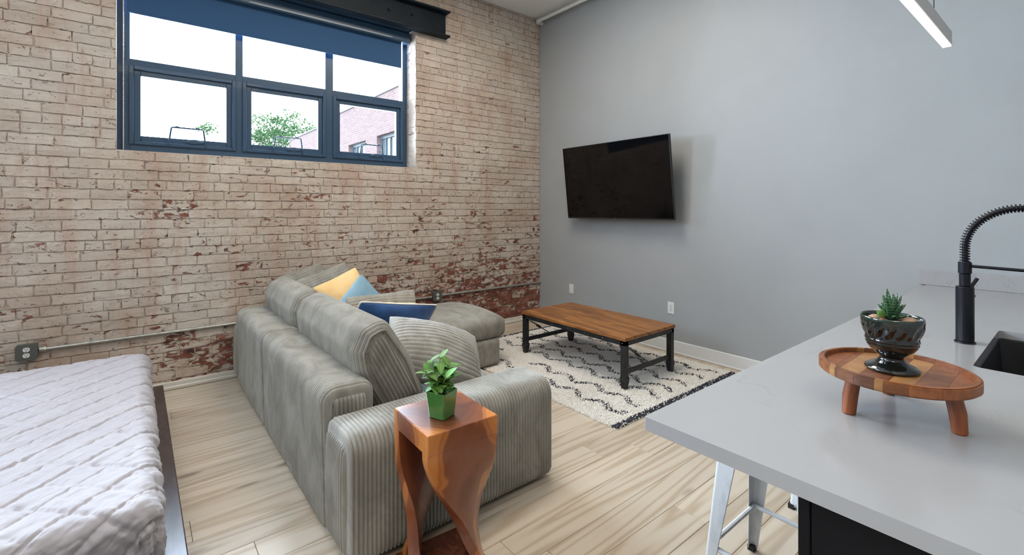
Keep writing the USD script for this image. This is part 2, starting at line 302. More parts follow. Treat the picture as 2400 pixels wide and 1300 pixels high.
CO = 0.0746
def sm(a, b, t):
    t = np.clip((t - a) / (b - a), 0, 1); return t * t * (3 - 2 * t)
def bareness(x, z):
    """How much paint a brick has lost: most near the floor and towards the corner."""
    b = 0.352 + 0.038 * random.gauss(0, 1)
    b += (0.15 - .075 * sm(-3.2, -1.5, x)) * (1 - sm(0.28, 0.62, z)) * (0.35 + 0.65 * sm(-4.3, -3.6, x))
    b += 0.085 * (1 - sm(0.45, 1.15, z)) * sm(-3.4, -1.7, x)
    b += 0.06 * (1 - sm(0.9, 1.75, z)) * sm(-3.6, -1.4, x)
    c = random.random()
    if c < 0.03 and z < 1.6: b += 0.09
    if c > 0.94: b -= 0.08
    if z > 2.0: b -= 0.03
    return b
def brick_mesh(w, h, seed, th=0.03):
    r = np.random.default_rng(seed)
    u = np.array([-1, -.5, 0, .5, 1.]); v = np.array([-1, 0, 1.])
    U, V = np.meshgrid(u, v, indexing='ij')
    P = np.stack([U * (w / 2 - .003), -0.0032 + r.uniform(-.0024, .0016) + r.normal(0, .0009, U.shape), V * (h / 2 - .0026)], -1)
    edge = (np.abs(U) == 1) | (np.abs(V) == 1)
    P[..., 0] += np.where(edge, r.normal(0, .0022, U.shape), 0); P[..., 2] += np.where(edge, r.normal(0, .0022, U.shape), 0)
    P[..., 1] += np.where((np.abs(U) == 1) & (np.abs(V) == 1), .0016, 0)
    f = grid(P)
    ring = [(i, 0) for i in range(5)] + [(4, 1)] + [(i, 2) for i in range(4, -1, -1)] + [(0, 1)]
    idx = np.array([i * 3 + j for i, j in ring]); k = len(ring)
    B = P.reshape(-1, 3)[idx].copy(); B[:, 1] = th * .4; B[:, 0] = np.sign(B[:, 0]) * np.minimum(np.abs(B[:, 0]) + .002, w / 2); B[:, 2] = np.sign(B[:, 2]) * np.minimum(np.abs(B[:, 2]) + .002, h / 2)
    n = len(f.vertices); i = np.arange(k); j = (i + 1) % k
    sk = np.vstack([np.stack([idx[i], n + i, n + j], 1), np.stack([idx[i], n + j, idx[j]], 1)])
    return trimesh.Trimesh(np.vstack([f.vertices, B]), np.vstack([f.faces, sk]), process=False)
bricks = []
ncourse = int(CEIL / CO) + 1
for c in range(ncourse):
    z0 = c * CO; z1 = min(z0 + CO, CEIL)
    if z1 - z0 < .03: continue
    zc = (z0 + z1) / 2
    hd = c % 6 == 3
    bl = 0.105 if hd else 0.212
    x = -5.35 - random.uniform(0, bl) - (0.5 * bl if c % 2 else 0)
    while x < -0.001:
        w = bl * random.uniform(0.93, 1.07); x1 = x + w
        if -x1 < 0.05: x1 = 0.0
        segs = [(x, x1)]
        if zc > WZ0 and zc < WZ1 - .03:
            segs = []
            if x < WX0: segs.append((x, min(x1, WX0)))
            if x1 > WX1: segs.append((max(x, WX1), x1))
        for a, b in segs:
            if b - a > 0.025: bricks.append((a, b, z0, z1))
        x = x1
cand = []
camv = np.array(CAM)
for i, (a, b, z0, z1) in enumerate(bricks):
    c = np.array([(a + b) / 2, 0, (z0 + z1) / 2]) - camv
    d = c @ Fw; dist = np.linalg.norm(c)
    u = 1200 + 1090 * (c @ Rt) / d; v = 490 - 1090 * c[2] / d
    hid = (c[2] + CAM[2] < 0.42 and a < -4.1) or (c[2] + CAM[2] < .8 and -3.4 < a < -2.0)
    area = (b - a) * (z1 - z0) * abs(c[1]) / dist / d ** 2 if (0 < u < 2400 and -5 < v < 1300 and not hid) else 0
    cand.append(area)
best = set(np.argsort(cand)[::-1][:262])
fv, ft, fb = [], [], []
for i, (a, b, z0, z1) in enumerate(bricks):
    m = brick_mesh(b - a - .003, z1 - z0 - .0035, 1000 + i)
    m.apply_translation([(a + b) / 2, 0, (z0 + z1) / 2])
    t, br = random.random(), bareness((a + b) / 2, (z0 + z1) / 2)
    if i in best:
        obj('brick', m, M['brick'], WALL, prim={'tone': np.full(len(m.vertices), t), 'bare': np.full(len(m.vertices), br)})
    else:
        fv.append(m); ft += [t] * len(m.vertices); fb += [br] * len(m.vertices)
obj('brick_field', cat(fv), M['brick'], WALL, kind='stuff', prim={'tone': ft, 'bare': fb})
# bricks of the right window reveal
for c in range(int(WZ0 / CO), int(3.36 / CO) + 1):
    z0, z1 = max(c * CO, WZ0), min((c + 1) * CO, 3.36)
    if z1 - z0 < .03: continue
    spl = [(0.0, .25)] if c % 2 else [(0.0, .105), (.105, .25)]
    for a, b in spl:
        m = brick_mesh(b - a - .004, z1 - z0 - .006, 9000 + c * 3 + (a > 0))
        m = xf(m, (0, 0, 0), (0, 0, -90)); m.apply_translation([WX1 + .001, (a + b) / 2, (z0 + z1) / 2])
        obj('brick', m, M['brick'], WALL, prim={'tone': np.full(len(m.vertices), random.random()), 'bare': np.full(len(m.vertices), .34)})

# baseboards
struct('baseboard_left', cat([bx(-8.2, -0.018, -0.022, 0.002, 0.0, 0.062, .004), bx(-8.2, -0.018, -0.034, -0.02, 0.0, 0.03, .006)]), M['cream_trim'])
struct('baseboard_right', cat([bx(-0.018, 0.0, -7.4, -0.001, 0.0, 0.125, .004), bx(-0.026, -0.016, -7.4, -0.001, 0.0, 0.02, .005)]), M['white_trim'])

# ================================================================== window
def ring_frame(x0, x1, z0, z1, t, y0, y1, b=.002):
    """Four mitred-looking bars around an opening."""
    l, r, bo, to = t
    return [bx(x0, x0 + l, y0, y1, z0, z1, b), bx(x1 - r, x1, y0, y1, z0, z1, b), bx(x0 + l - .001, x1 - r + .001, y0, y1, z0, z0 + bo, b), bx(x0 + l - .001, x1 - r + .001, y0, y1, z1 - to, z1, b)]
FY = 0.25
WIN = obj('window_1', cat(ring_frame(-4.225, -1.80, 1.868, 3.36, (.04, .054, .07, .05), FY - .035, FY + .06) + [bx(-4.262, -4.22, FY - .01, FY + .06, 1.866, 3.36, .001)]), M['window_metal'])
tag(WIN, kind='structure')
obj('transom_rail', bx(-4.19, -1.85, FY - .03, FY + .05, 2.556, 2.614, .003), M['window_metal'], WIN)
obj('mullion', bx(-3.458, -3.401, FY - .034, FY + .05, 1.93, 3.32, .003), M['window_metal'], WIN)
obj('mullion', bx(-2.680, -2.605, FY - .034, FY + .05, 1.93, 3.32, .003), M['window_metal'], WIN)
cells = [(-4.187, -3.458), (-3.401, -2.680), (-2.605, -1.853)]
for a, b in cells:
    obj('pane', bx(a + .004, b - .004, FY + .018, FY + .022, 2.616, 3.318, 0), M['glass'], WIN)
for a, b in cells:
    s = obj('sash', cat(ring_frame(a - .004, b + .004, 1.934, 2.560, (.032, .032, .030, .030), FY - .052, FY - .005, .004)
                        + ring_frame(a + .026, b - .026, 1.963, 2.532, (.044, .044, .044, .044), FY - .028, FY + .02, .003)), M['window_metal'], WIN)
    obj('pane', bx(a + .066, b - .066, FY - .004, FY + .0, 2.003, 2.492, 0), M['glass'], s)
    cx = (a + b) / 2 + .012
    y0 = FY - .062
    pts = [(cx - .128, y0, 1.955), (cx - .110, y0 - .008, 2.088), (cx - .104, y0 - .008, 2.094), (cx + .104, y0 - .008, 2.094), (cx + .110, y0 - .008, 2.088), (cx + .128, y0, 1.955)]
    ms = [tube(pts, .0068, 8)] + [cyl((cx + sx * .128, y0 - .007, 1.955), 'y', .007, .012, 10) for sx in (-1, 1)] + [bx(cx + q - .014, cx + q + .014, y0 - .014, y0 - .002, 2.092, 2.104, .002) for q in (-.07, .07)]
    obj('limit_arm', ms, M['window_metal'], s)
    lat = xf(lathe([(0.0, -.006), (.03, -.006), (.042, 0), (.03, .006), (0, .006)], 20), (0, 0, 0), (90, 0, 0)); lat.vertices *= [1.5, 1, .5]; lat.apply_translation([cx + .05, y0 + .004, 1.985])
    obj('latch', lat, M['window_metal'], s, smooth=40)
# sill of painted brick, slightly broken edge
sv = np.linspace(WX0, WX1, 42)
top_e = 1.8655 + 0.004 * meshkit.noise(np.stack([sv * 3, sv * 0, sv * 0], 1), 3) - .002
P = np.stack([np.stack([sv, np.full(42, y), top_e + (0.004 if y > 0.1 else 0)], 1) for y in (-.004, .03, .1, .30)] , 1)
P = np.concatenate([np.stack([sv, np.full(42, -.003), top_e - .012], 1)[:, None], P], 1)
sl = grid(P)
if sl.face_normals[:, 2].mean() < 0: sl.invert()
tag(obj('trim_1', sl, M['brick'], prim={'tone': np.full(len(sl.vertices), .9), 'bare': np.full(len(sl.vertices), .25)}), kind='structure')
# second window out of the picture to the left: lights the bed side
W2P = obj('window_2', cat(ring_frame(W2[0], W2[1], WZ0, WZ1, (.05, .05, .06, .05), FY - .035, FY + .06) + [bx(-6.64, -6.56, FY - .03, FY + .05, WZ0 + .05, WZ1 - .04, .003), bx(W2[0] + .04, W2[1] - .04, FY - .03, FY + .05, 2.556, 2.614, .003)]), M['window_metal'])
tag(W2P, kind='structure')
obj('pane', bx(W2[0] + .04, W2[1] - .04, FY + .018, FY + .022, WZ0 + .05, WZ1 - .04, 0), M['glass'], W2P)

# roller shade
t = thing('roller_shade', 'navy fabric roller shade pulled a little way down the window', 'window shade', (-3.03, .15, 2.955))
def rel(m, o):
    m = cat(m) if isinstance(m, list) else m.copy(); m.apply_translation(-np.array(o)); return m
O = (-3.03, .15, 2.955)
obj('fabric', rel(bx(-4.20, -1.90, .148, .151, 2.965, 3.28, 0), O), M['shade_fabric'], t)
obj('bottom_bar', rel(bx(-4.20, -1.90, .144, .155, 2.955, 2.972, .003), O), M['shade_fabric'], t)
obj('cassette', rel(bx(-4.235, -1.815, .085, .185, 3.225, 3.335, .012), O), M['window_metal'], t)
ch = [trimesh.creation.icosphere(1, .0042) for _ in range(150)]
zs = np.linspace(1.875, 3.24, 150)
for s_, z_ in zip(ch, zs): s_.apply_translation([-4.222, .10, z_])
obj('bead_chain', rel(ch + [tube([(-4.222, .10, 1.875), (-4.222, .10, 3.24)], .0014, 6)], O), M['chain'], t, smooth=True)

# steel lintel beam
t = thing('steel_beam', 'black riveted steel channel beam across the head of the window', 'beam', (-3.2, 0, 3.34))
O = (-3.2, 0, 3.34)
BX1 = -1.43
obj('web', rel(bx(-5.6, BX1 - .02, -.03, -.006, 3.345, 3.60, .001), O), M['steel_black'], t)
obj('flange', rel(bx(-5.6, BX1, -.105, -.004, 3.325, 3.347, .004), O), M['steel_black'], t)
obj('flange', rel(bx(-5.6, BX1, -.105, -.004, 3.595, 3.617, .004), O), M['steel_black'], t)
obj('soffit_plate', rel(bx(-4.255, -1.83, -.02, .29, 3.338, 3.362, .002), O), M['window_metal'], t)
for x in (-4.3, -3.75, -3.2, -2.65, -2.12, -1.86):
    obj('bolt', rel([cyl((x, -.03, 3.475 + (.02 if x > -2 else 0)), (0, -1, 0), .022, .006, 16), cyl((x, -.034, 3.475 + (.02 if x > -2 else 0)), (0, -1, 0), .014, .016, 6)], O), M['steel_black'], t)

# ================================================================== services on the walls
def duplex(face_y, cx, cz, y):
    """Two receptacle faces with slots, in the xz plane facing -y."""
    out, slots = [], []
    for dz in (-.0195, .0195):
        p = Point(0, 0).buffer(.0172, quad_segs=10).intersection(sbox(-.03, -.0145, .03, .0145))
        m = ext(p, .004); m = xf(m, (cx, y, cz + dz), (90, 0, 0)); out.append(m)
        for sx, w in ((-.0062, .0022), (.0062, .0022)):
            slots.append(bx(cx + sx - w / 2, cx + sx + w / 2, y - .0052, y - .003, cz + dz + .001, cz + dz + .009, 0))
        slots.append(cyl((cx, y - .0052, cz + dz - .0065), 'y', .0026, .002, 10))
    return out, slots
def metal_box(name, label, cx, cz):
    t = thing(name, label, 'outlet', (cx, 0, cz), 0)
    p = rrect(-.052, .052, -.052, .052, .010)
    body = xf(ext(p, .046), (0, -.001, 0), (90, 0, 0))
    obj('box', body, M['box_grey'], t)
    cover = rrect(-.054, .054, -.054, .054, .012)
    for sx in (-1, 1):
        for sy in (-1, 1): cover = cover.difference(Point(sx * .054, sy * .054).buffer(.011))
    obj('cover', xf(ext(cover, .005), (0, -.046, 0), (90, 0, 0)), M['box_grey'], t)
    o, s = duplex(0, 0, 0, -.0505)
    for q_ in o: obj('receptacle', q_, M['outlet_white'], t)
    obj('slots', s, M['slot_dark'], t, kind='stuff')
    for sx, sz in ((1, 1), (-1, -1)): obj('screw', cyl((sx * .043, -.046, sz * .043), (0, -1, 0), .005, .004, 10), M['galv'], t)
    return t
metal_box('outlet_box', 'grey metal duplex outlet box on brick wall above the bed', -4.722, .452)
metal_box('outlet_box', 'grey metal duplex outlet box on brick wall behind the chaise', -1.562, .46)
def conduit(label, x0, x1, z, clamps):
    t = thing('conduit', label, 'conduit', ((x0 + x1) / 2, 0, z))
    c = (x0 + x1) / 2
    obj('pipe', tube([(x0 - c, -.018, 0), (x1 - c, -.018, 0)], .0115, 14), M['galv'], t, smooth=40)
    obj('connector', [cyl((x0 - c - .004, -.018, 0), 'x', .016, .03, 14), cyl((x0 - c + .022, -.018, 0), 'x', .019, .008, 6)], M['galv'], t)
    for x in clamps:
        th = np.linspace(-PI / 2, PI / 2, 10)
        strap = tube([(x - c, -.018 - .0128 * math.cos(a), .0128 * math.sin(a)) for a in th], .0025, 6)
        obj('strap', [strap, bx(x - c - .008, x - c + .008, -.006, -.001, .012, .034, .001), cyl((x - c, -.006, .025), (0, -1, 0), .005, .004, 8)], M['galv'], t)
conduit('galvanised conduit running from the bed outlet box to the sofa back', -4.66, -1.62, .455, (-4.40, -3.0))
conduit('galvanised conduit running from the chaise outlet box to the corner', -1.50, -0.002, .463, (-.7,))
# sprinkler pipe along the ceiling
t = thing('ceiling_pipe', 'white painted pipe with elbow running under the ceiling edge', 'pipe', (-.10, -.1, 3.85))
obj('pipe', tube([(0, .02, 0), (0, -7.2, 0.0)], .021, 16), M['white_pipe'], t, smooth=40)
obj('elbow', tube(bezier([(0, -.03, 0), (0, .035, 0), (.01, .045, -.002), (.05, .045, -.002)], 12), .028, 16), M['white_pipe'], t, smooth=40)
obj('stub', tube([(.03, .045, -.002), (.098, .045, -.002)], .021, 16), M['white_pipe'], t, smooth=40)

# outlets on the grey wall (facing -x)
def wall_plate(label, y, z, blank):
    t = thing('wall_outlet', label, 'outlet', (0, y, z))
    rot = lambda m: xf(m, (0, 0, 0), (0, 0, -90))
    pl = xf(ext(rrect(-.035, .035, -.0575, .0575, .004), .006), (0, 0, 0), (90, 0, 0))
    obj('plate', rot(pl), M['outlet_white'], t)
    if not blank:
        o, s = duplex(0, 0, 0, -.005)
        for q_ in o: obj('receptacle', rot(q_), M['white_trim'], t)
        obj('slots', rot(cat(s)), M['slot_dark'], t, kind='stuff')
    else:
        obj('insert', rot(bx(-.017, .017, -.009, -.004, -.033, .033, .002)), M['white_trim'], t)
    for q in ((-.048, .048) if blank else (0,)): obj('screw', rot(cyl((0, -.006, q), (0, -1, 0), .003, .0015, 8)), M['galv'], t)
    return t
wall_plate('white blank cover plate low on grey wall near the corner', -.580, .446, True)
wall_plate('white duplex outlet low on grey wall right of the coffee table', -1.941, .439, False)

# ================================================================== television
t = thing('television', 'large black flat screen television tilted down on grey wall', 'television', (0, -1.376, 1.722))
Wt, Ht = 1.418, .820
def tvm(m):                                              # local: x right, z up, -y towards the viewer
    m = cat(m) if isinstance(m, list) else m.copy()
    m = xf(m, (0, 0, 0), (6.6, 0, 0)); m = xf(m, (0, 0, 0), (0, 0, -90.9)); m.apply_translation([-.205, 0, 0]); return m
obj('body', tvm(bx(-Wt / 2, Wt / 2, .002, .026, -Ht / 2, Ht / 2, .004)), M['black_plastic'], t)
obj('bezel', tvm(ring_frame(-Wt / 2, Wt / 2, -Ht / 2, Ht / 2, (.006, .006, .014, .006), -.004, .004, .001)), M['black_plastic'], t)
obj('screen', tvm(bx(-Wt / 2 + .006, Wt / 2 - .006, -.0005, .003, -Ht / 2 + .014, Ht / 2 - .006, 0)), M['black_gloss'], t)
obj('rear_housing', tvm(hull([(sx * (.5 - d), y_, sz * .24 - .08) for sx in (-1, 1) for sz in (-1, 1) for y_, d in ((.02, 0), (.055, .03))])), M['black_plastic'], t)
obj('badge', tvm(bx(-.018, .018, -.0052, -.0035, -Ht / 2 + .004, -Ht / 2 + .009, 0)), M['rivet'], t)
obj('wall_mount', [bx(-.025, -.001, -.30, .30, -.12, .12, .002), bx(-.17, -.02, -.22, -.19, -.1, .02, .002), bx(-.17, -.02, .19, .22, -.1, .02, .002)], M['black_metal'], t)

# ================================================================== pendant lamp over the counter
t = thing('pendant_lamp', 'slim linear pendant lamp with glowing white underside above the counter', 'lamp', (-2.2, -4.09, 2.26))
obj('housing', bx(-1.33, 1.33, -.019, .019, .004, .078, .004), M['lamp_body'], t)
obj('diffuser', bx(-1.325, 1.325, -.0165, .0165, -.001, .006, .001), M['led'], t)
for x in (-1.0, 1.0): obj('cable', tube([(x, 0, .06), (x, 0, 1.654)], .0018, 6), M['black_plastic'], t)

# ================================================================== bed
t = thing('bed_frame', 'low dark brown wooden platform bed frame under the quilt', 'bed', (-4.9, -1.55, 0))
O = (-4.9, -1.55, 0)
M['dark_wood'] = wood('dark_espresso_wood', [(0.2, (0.020, 0.010, 0.010)), (0.8, (0.05, 0.026, 0.024))], (2, .5, 2), 3, 2, .28, .3)
BY0, BY1, BXR = -3.2, -.53, -4.0
obj('side_rail', rel(bx(-4.16, BXR, BY0, BY1, .165, .205, .004), O), M['dark_wood'], t)
obj('side_panel', rel(bx(-4.05, BXR - .012, BY0 + .01, BY1 - .01, .0, .165, .002), O), M['dark_wood'], t)
obj('end_rail', rel(bx(-5.9, -4.16, BY1 - .16, BY1, .165, .205, .004), O), M['dark_wood'], t)
obj('end_rail', rel(bx(-5.9, -4.16, BY0, BY0 + .16, .165, .205, .004), O), M['dark_wood'], t)
obj('side_rail', rel(bx(-5.9, -5.76, BY0 + .16, BY1 - .16, .165, .205, .004), O), M['dark_wood'], t)
obj('end_panel', rel(bx(-5.85, -4.05, BY1 - .03, BY1 - .012, 0, .165, .002), O), M['dark_wood'], t)
obj('deck', rel(bx(-5.76, -4.16, BY0 + .16, BY1 - .16, .16, .19, .002), O), M['dark_wood'], t)
# quilt: a dense draped sheet over a mattress block
def quilt():
    x0, x1, y0, y1, zt, zb, r = -5.75, -4.075, -2.63, -.50, .455, .207, .075
    ix0, ix1, iy0, iy1 = x0 + r, x1 - r, y0 + r, y1 - r
    dr = r * PI / 2 + (zt - zb - r)
    n, m_ = 430, 570
    a = np.linspace(ix0 - dr, ix1 + dr, n); b = np.linspace(iy0 - dr, iy1 + dr, m_)
    A, B = np.meshgrid(a, b, indexing='ij')
    cx, cy = np.clip(A, ix0, ix1), np.clip(B, iy0, iy1)
    dx, dy = A - cx, B - cy; d = np.hypot(dx, dy); nx, ny = dx / np.maximum(d, 1e-9), dy / np.maximum(d, 1e-9)
    ang = np.minimum(d / r, PI / 2); over = np.clip(d - r * PI / 2, 0, zt - zb - r)
    X = cx + nx * r * np.sin(ang); Y = cy + ny * r * np.sin(ang); Zq = zt - r * (1 - np.cos(ang)) - over
    # quilting: triple stitched diagonals, puffy between
    per = .1795 * 2
    p1, p2 = (A + B) / per * 1.0, (A - B) / per * 1.0
    def lines(p):
        f = np.abs((p % 1.0) - .5)                       # distance to the line family, in periods
        out = 0
        for o, dp in ((0, 1), (.022, .8), (-.022, .8)):
            g = (p + o) % 1.0; dd = np.minimum(g, 1 - g) * per / math.sqrt(2)
            out = out + dp * np.exp(-(dd / .0026) ** 2)
        return out
    def dense(p):
        g = (p * 2) % 1.0; dd = np.minimum(g, 1 - g) * per / 2 / math.sqrt(2)
        return np.exp(-(dd / .004) ** 2), np.minimum(dd / .03, 1)
    l1, l2 = lines(p1), lines(p2); (e1, q1), (e2, q2) = dense(p1), dense(p2)
    puff = .0042 * np.sqrt(np.clip(q1 * q2, 0, 1)) - .005 * np.clip(l1 * .8 + l2, 0, 1.3) - .0012 * e1 - .003 * e2
    pts = np.stack([A * 9 + B * 7, B * 26 - A * 20, A * 0], -1)
    wr = meshkit.fbm(pts * .9, 4, 5) - .5
    wr2 = meshkit.fbm(np.stack([A * 34 - B * 6, B * 60 + A * 40, A * 0], -1) * .7, 3, 9) - .5
    big = meshkit.fbm(np.stack([A * 2.2, B * 2.2, A * 0], -1), 3, 2) - .5
    ed = np.exp(-np.clip(q1 * q2, 0, 1) * 1.2)
    side = np.clip((d - r * .6) / r, 0, 1)
    h = puff + .013 * wr * (0.8 + side * 1.2) + .017 * wr2 * ed + .012 * big
    h = h + side * .012 * (meshkit.fbm(np.stack([(A + B) * 16, (A - B) * 3, A * 0], -1), 3, 11) - .5) * 1.6
    N3 = np.stack([nx * np.sin(ang), ny * np.sin(ang), np.cos(ang)], -1)
    P = np.stack([X, Y, Zq], -1) + N3 * h[..., None]
    P[..., 2] = np.maximum(P[..., 2], zb)
    g = grid(P)
    if g.face_normals[:, 2].mean() < 0: g.invert()
    return g
M['quilt'] = noisy('pale_lilac_quilt', [(0.3, (0.36, 0.335, 0.35)), (0.7, (0.39, 0.365, 0.38))], (4, 4, 4), 3, 0.65, 0.06, 900.0, .0006, sheen_weight=0.15)
top('quilt', quilt(), M['quilt'], 'pale lilac grey diamond-stitched quilt spread over the bed', 'quilt', smooth=True)

# ================================================================== sofa
def cord_mat(name, a, b):
    n = {'tc': ('texture_coordinate', {}), 'mp': ('mapping', {'scale': (3.2, 2.6, 1.6)}), 'n': ('noise_texture', {'scale': 2.2, 'detail': 4, 'roughness': 0.65, 'distortion': .8}), 'r': ('rgb_ramp', {'ramp': [(0.32, a), (0.62, b)]}),
         'n2': ('noise_texture', {'scale': 420.0, 'detail': 2}), 'b': ('bump', {'strength': 0.35, 'distance': 0.0015}),
         'p': ('principled_bsdf', {'roughness': 0.82, 'sheen_weight': 0.35, 'sheen_roughness': 0.4, 'specular_ior_level': 0.2})}
    return usdkit.material(stage, LK + name, n, [('tc.object', 'mp.vector'), ('mp.vector', 'n.vector'), ('n.fac', 'r.fac'), ('r.color', 'p.base_color'), ('tc.object', 'n2.vector'), ('n2.fac', 'b.height'), ('b.normal', 'p.normal')], surface='p.BSDF')
M['cord'] = cord_mat('grey_corduroy', (0.205, 0.192, 0.160), (0.325, 0.310, 0.270))
CORD = 0.0178
FR = np.array([0, .1, .22, .38, .5, .62, .78, .9])
def ridge(s): return np.sqrt(np.abs(np.sin(PI * s / CORD)))
def stations(L, per=CORD):
    n = max(2, int(round(L / per))); return np.concatenate([(k + FR) * L / n for k in range(n)] + [[L]]), L / n
def resample(poly, n):
    ring = np.array(poly.exterior.coords); ln = poly.exterior.length
    return np.array([poly.exterior.interpolate(i * ln / n).coords[0] for i in range(n)])
def ridged_bar(poly, L, axes, origin, n=120, amp=.0105, er=.03, capdir=0, bulge=.012, er_pow=2.0, welt=0.0, nk=26):
    """A ribbed upholstered bar: closed profile swept along an axis, ribs running round it, ribbed end caps.
    axes: (profile axis 0, profile axis 1, sweep axis) as unit vectors. capdir: 0 ribs on the caps run along profile axis 1, 1 along axis 0."""
    if not poly.exterior.is_ccw: poly = Polygon(list(poly.exterior.coords)[::-1])
    p = resample(poly, n); tn = np.roll(p, -1, 0) - np.roll(p, 1, 0); tn /= np.linalg.norm(tn, axis=1, keepdims=True)
    nrm = np.stack([tn[:, 1], -tn[:, 0]], 1)
    s, per = stations(L)
    d = np.minimum(s, L - s); q = np.clip(d / er, 0, 1)
    inset = er * (1 - (1 - (1 - q) ** er_pow) ** (1 / er_pow))
    off = amp * (np.abs(np.sin(PI * s / per)) ** .62) - inset
    ring = p[None] + nrm[None] * off[:, None, None]
    e0, e1, e2 = (np.array(a, float) for a in axes); o = np.array(origin, float)
    to3 = lambda P2, S: o + P2[..., 0:1] * e0 + P2[..., 1:2] * e1 + S[..., None] * e2
    side = grid(to3(ring, np.broadcast_to(s[:, None], ring.shape[:2])), wrap_v=True)
    parts = [side]
    for end, rr, sg in ((0.0, ring[0], -1), (L, ring[-1], 1)):
        q2 = rr if capdir == 0 else rr[:, ::-1]
        lo, hi = q2[:, 0].min() + .0008, q2[:, 0].max() - .0008
        us, _ = stations(hi - lo); us = us + lo
        a, b = q2, np.roll(q2, -1, 0)
        rows = []
        for u in us:
            hit = (a[:, 0] - u) * (b[:, 0] - u) <= 0
            dd = b[hit, 0] - a[hit, 0]; k = np.where(np.abs(dd) > 1e-9, (u - a[hit, 0]) / np.where(np.abs(dd) > 1e-9, dd, 1), 0)
            vv = a[hit, 1] + k * (b[hit, 1] - a[hit, 1]); rows.append((vv.min(), vv.max()))
        rows = np.array(rows); w = np.sort(np.r_[np.linspace(0, 1, 13), .012, .03, .97, .988])
        Vg = rows[:, :1] + (rows[:, 1:] - rows[:, :1]) * w[None]; Ug = np.repeat(us[:, None], len(w), 1)
        un = (Ug - lo) / (hi - lo) * 2 - 1; vn = w[None] * 2 - 1 + 0 * Ug
        ed = np.minimum(np.minimum(Ug - lo, hi - Ug), np.minimum(Vg - rows[:, :1], rows[:, 1:] - Vg))
        lift = bulge * (1 - un ** 6) * (1 - vn ** 6) + amp * np.clip(ed / .012, 0, 1) * np.abs(np.sin(PI * (Ug - lo) / _)) ** .62
        C2 = np.stack([Ug, Vg], -1) if capdir == 0 else np.stack([Vg, Ug], -1)
        g = grid(to3(C2, end + sg * lift))
        if (g.face_normals @ e2).mean() * sg < 0: g.invert()
        parts.append(g)
    m = cat(parts)
    if m.volume < 0: m.invert()
    return m
XA, YA, ZA = (1, 0, 0), (0, 1, 0), (0, 0, 1)
SO = (-3.0, -1.4, 0)
t = thing('sofa', 'grey corduroy sectional sofa with chaise standing on the pine floor', 'sofa', SO)
def sofa_part(name, poly, L, axes, origin, **k):
    return obj(name, rel(ridged_bar(poly, L, axes, origin, **k), SO), M['cord'], t, smooth=True)
XR, ZF = -3.50, .035
back_prof = Polygon([(XR, ZF), (XR + .21, ZF), (XR + .21, .56)] + [(XR + .16 + .05 * math.cos(a), .575 + .05 * math.sin(a)) for a in np.linspace(0.1, PI / 2, 6)] + [(XR + .055 + .06 * math.cos(a) - .01, .565 + .062 * math.sin(a)) for a in np.linspace(PI / 2, PI, 7)])
sofa_part('back_panel', back_prof, 1.235, (XA, ZA, YA), (0, -2.475, 0), er=.04)
sofa_part('back_panel', back_prof, .955, (XA, ZA, YA), (0, -1.237, 0), er=.04)
arm_prof = lambda y0, y1, h: Polygon([(y0, ZF + .03), (y0 + .009, ZF + .009), (y0 + .03, ZF), (y1 - .03, ZF), (y1 - .009, ZF + .009), (y1, ZF + .03)] + [(y1 - .07 + .07 * math.cos(a), h - .07 + .07 * math.sin(a)) for a in np.linspace(0, PI / 2, 8)] + [(y0 + .08 + .08 * math.cos(a), h - .08 + .08 * math.sin(a)) for a in np.linspace(PI / 2, PI, 8)])
sofa_part('arm', arm_prof(-2.772, -2.485, .528), 1.075, (YA, ZA, XA), (-3.507, 0, 0), er=.032)
sofa_part('arm', arm_prof(-.275, -.06, .50), 1.0, (YA, ZA, XA), (-3.50, 0, 0), er=.03)
sofa_part('seat_base', Polygon([(-2.478, ZF), (-1.22, ZF), (-1.22, .225), (-2.478, .225)]).buffer(-.012).buffer(.012), .79, (YA, ZA, XA), (-3.285, 0, 0), er=.02)
sofa_part('chaise_base', Polygon([(-1.205, ZF), (-.28, ZF), (-.28, .25), (-1.205, .25)]).buffer(-.012).buffer(.012), 1.70, (YA, ZA, XA), (-3.285, 0, 0), er=.02)
obj('foot', [rel(cyl((x, y_, 0), 'z', .022, .05, 14), SO) for x, y_ in ((-3.42, -2.66),)], M['black_plastic'], t)
for x, y_ in ((-2.54, -2.66), (-3.42, -1.3), (-3.42, -.2), (-2.55, -.2), (-1.80, -.36), (-1.80, -1.1), (-2.54, -1.3)):
    obj('foot', rel(cyl((x, y_, 0.0), 'z', .022, .05, 14), SO), M['black_plastic'], t)

def loaf(w, d, z0, z1, r=.06, crown=.02):
    """A cushion profile with rounded edges and a crowned top, profile axes (horizontal, z)."""
    p = []
    for a in np.linspace(-PI / 2, 0, 7): p.append((w / 2 - r + r * math.cos(a), z0 + r * 1.0 + r * math.sin(a)))
    for a in np.linspace(0, PI / 2, 7): p.append((w / 2 - r + r * math.cos(a), z1 - r + r * math.sin(a)))
    for k in np.linspace(.9, -.9, 9): p.append((k * (w / 2 - r), z1 + crown * (1 - k * k)))
    for a in np.linspace(PI / 2, PI, 7): p.append((-w / 2 + r + r * math.cos(a), z1 - r + r * math.sin(a)))
    for a in np.linspace(PI, 1.5 * PI, 7): p.append((-w / 2 + r + r * math.cos(a), z0 + r + r * math.sin(a)))
    return Polygon(p).buffer(0)
def cushion_thing(name, label, catg, poly, L, axes, loc, rot, group=None, **k):
    tt = thing(name, label, catg, loc)
    m = xf(ridged_bar(poly, L, axes, (0, 0, 0), **k), (0, 0, 0), rot)
    obj('cover', m, M['cord'], tt, smooth=True)
    return tt
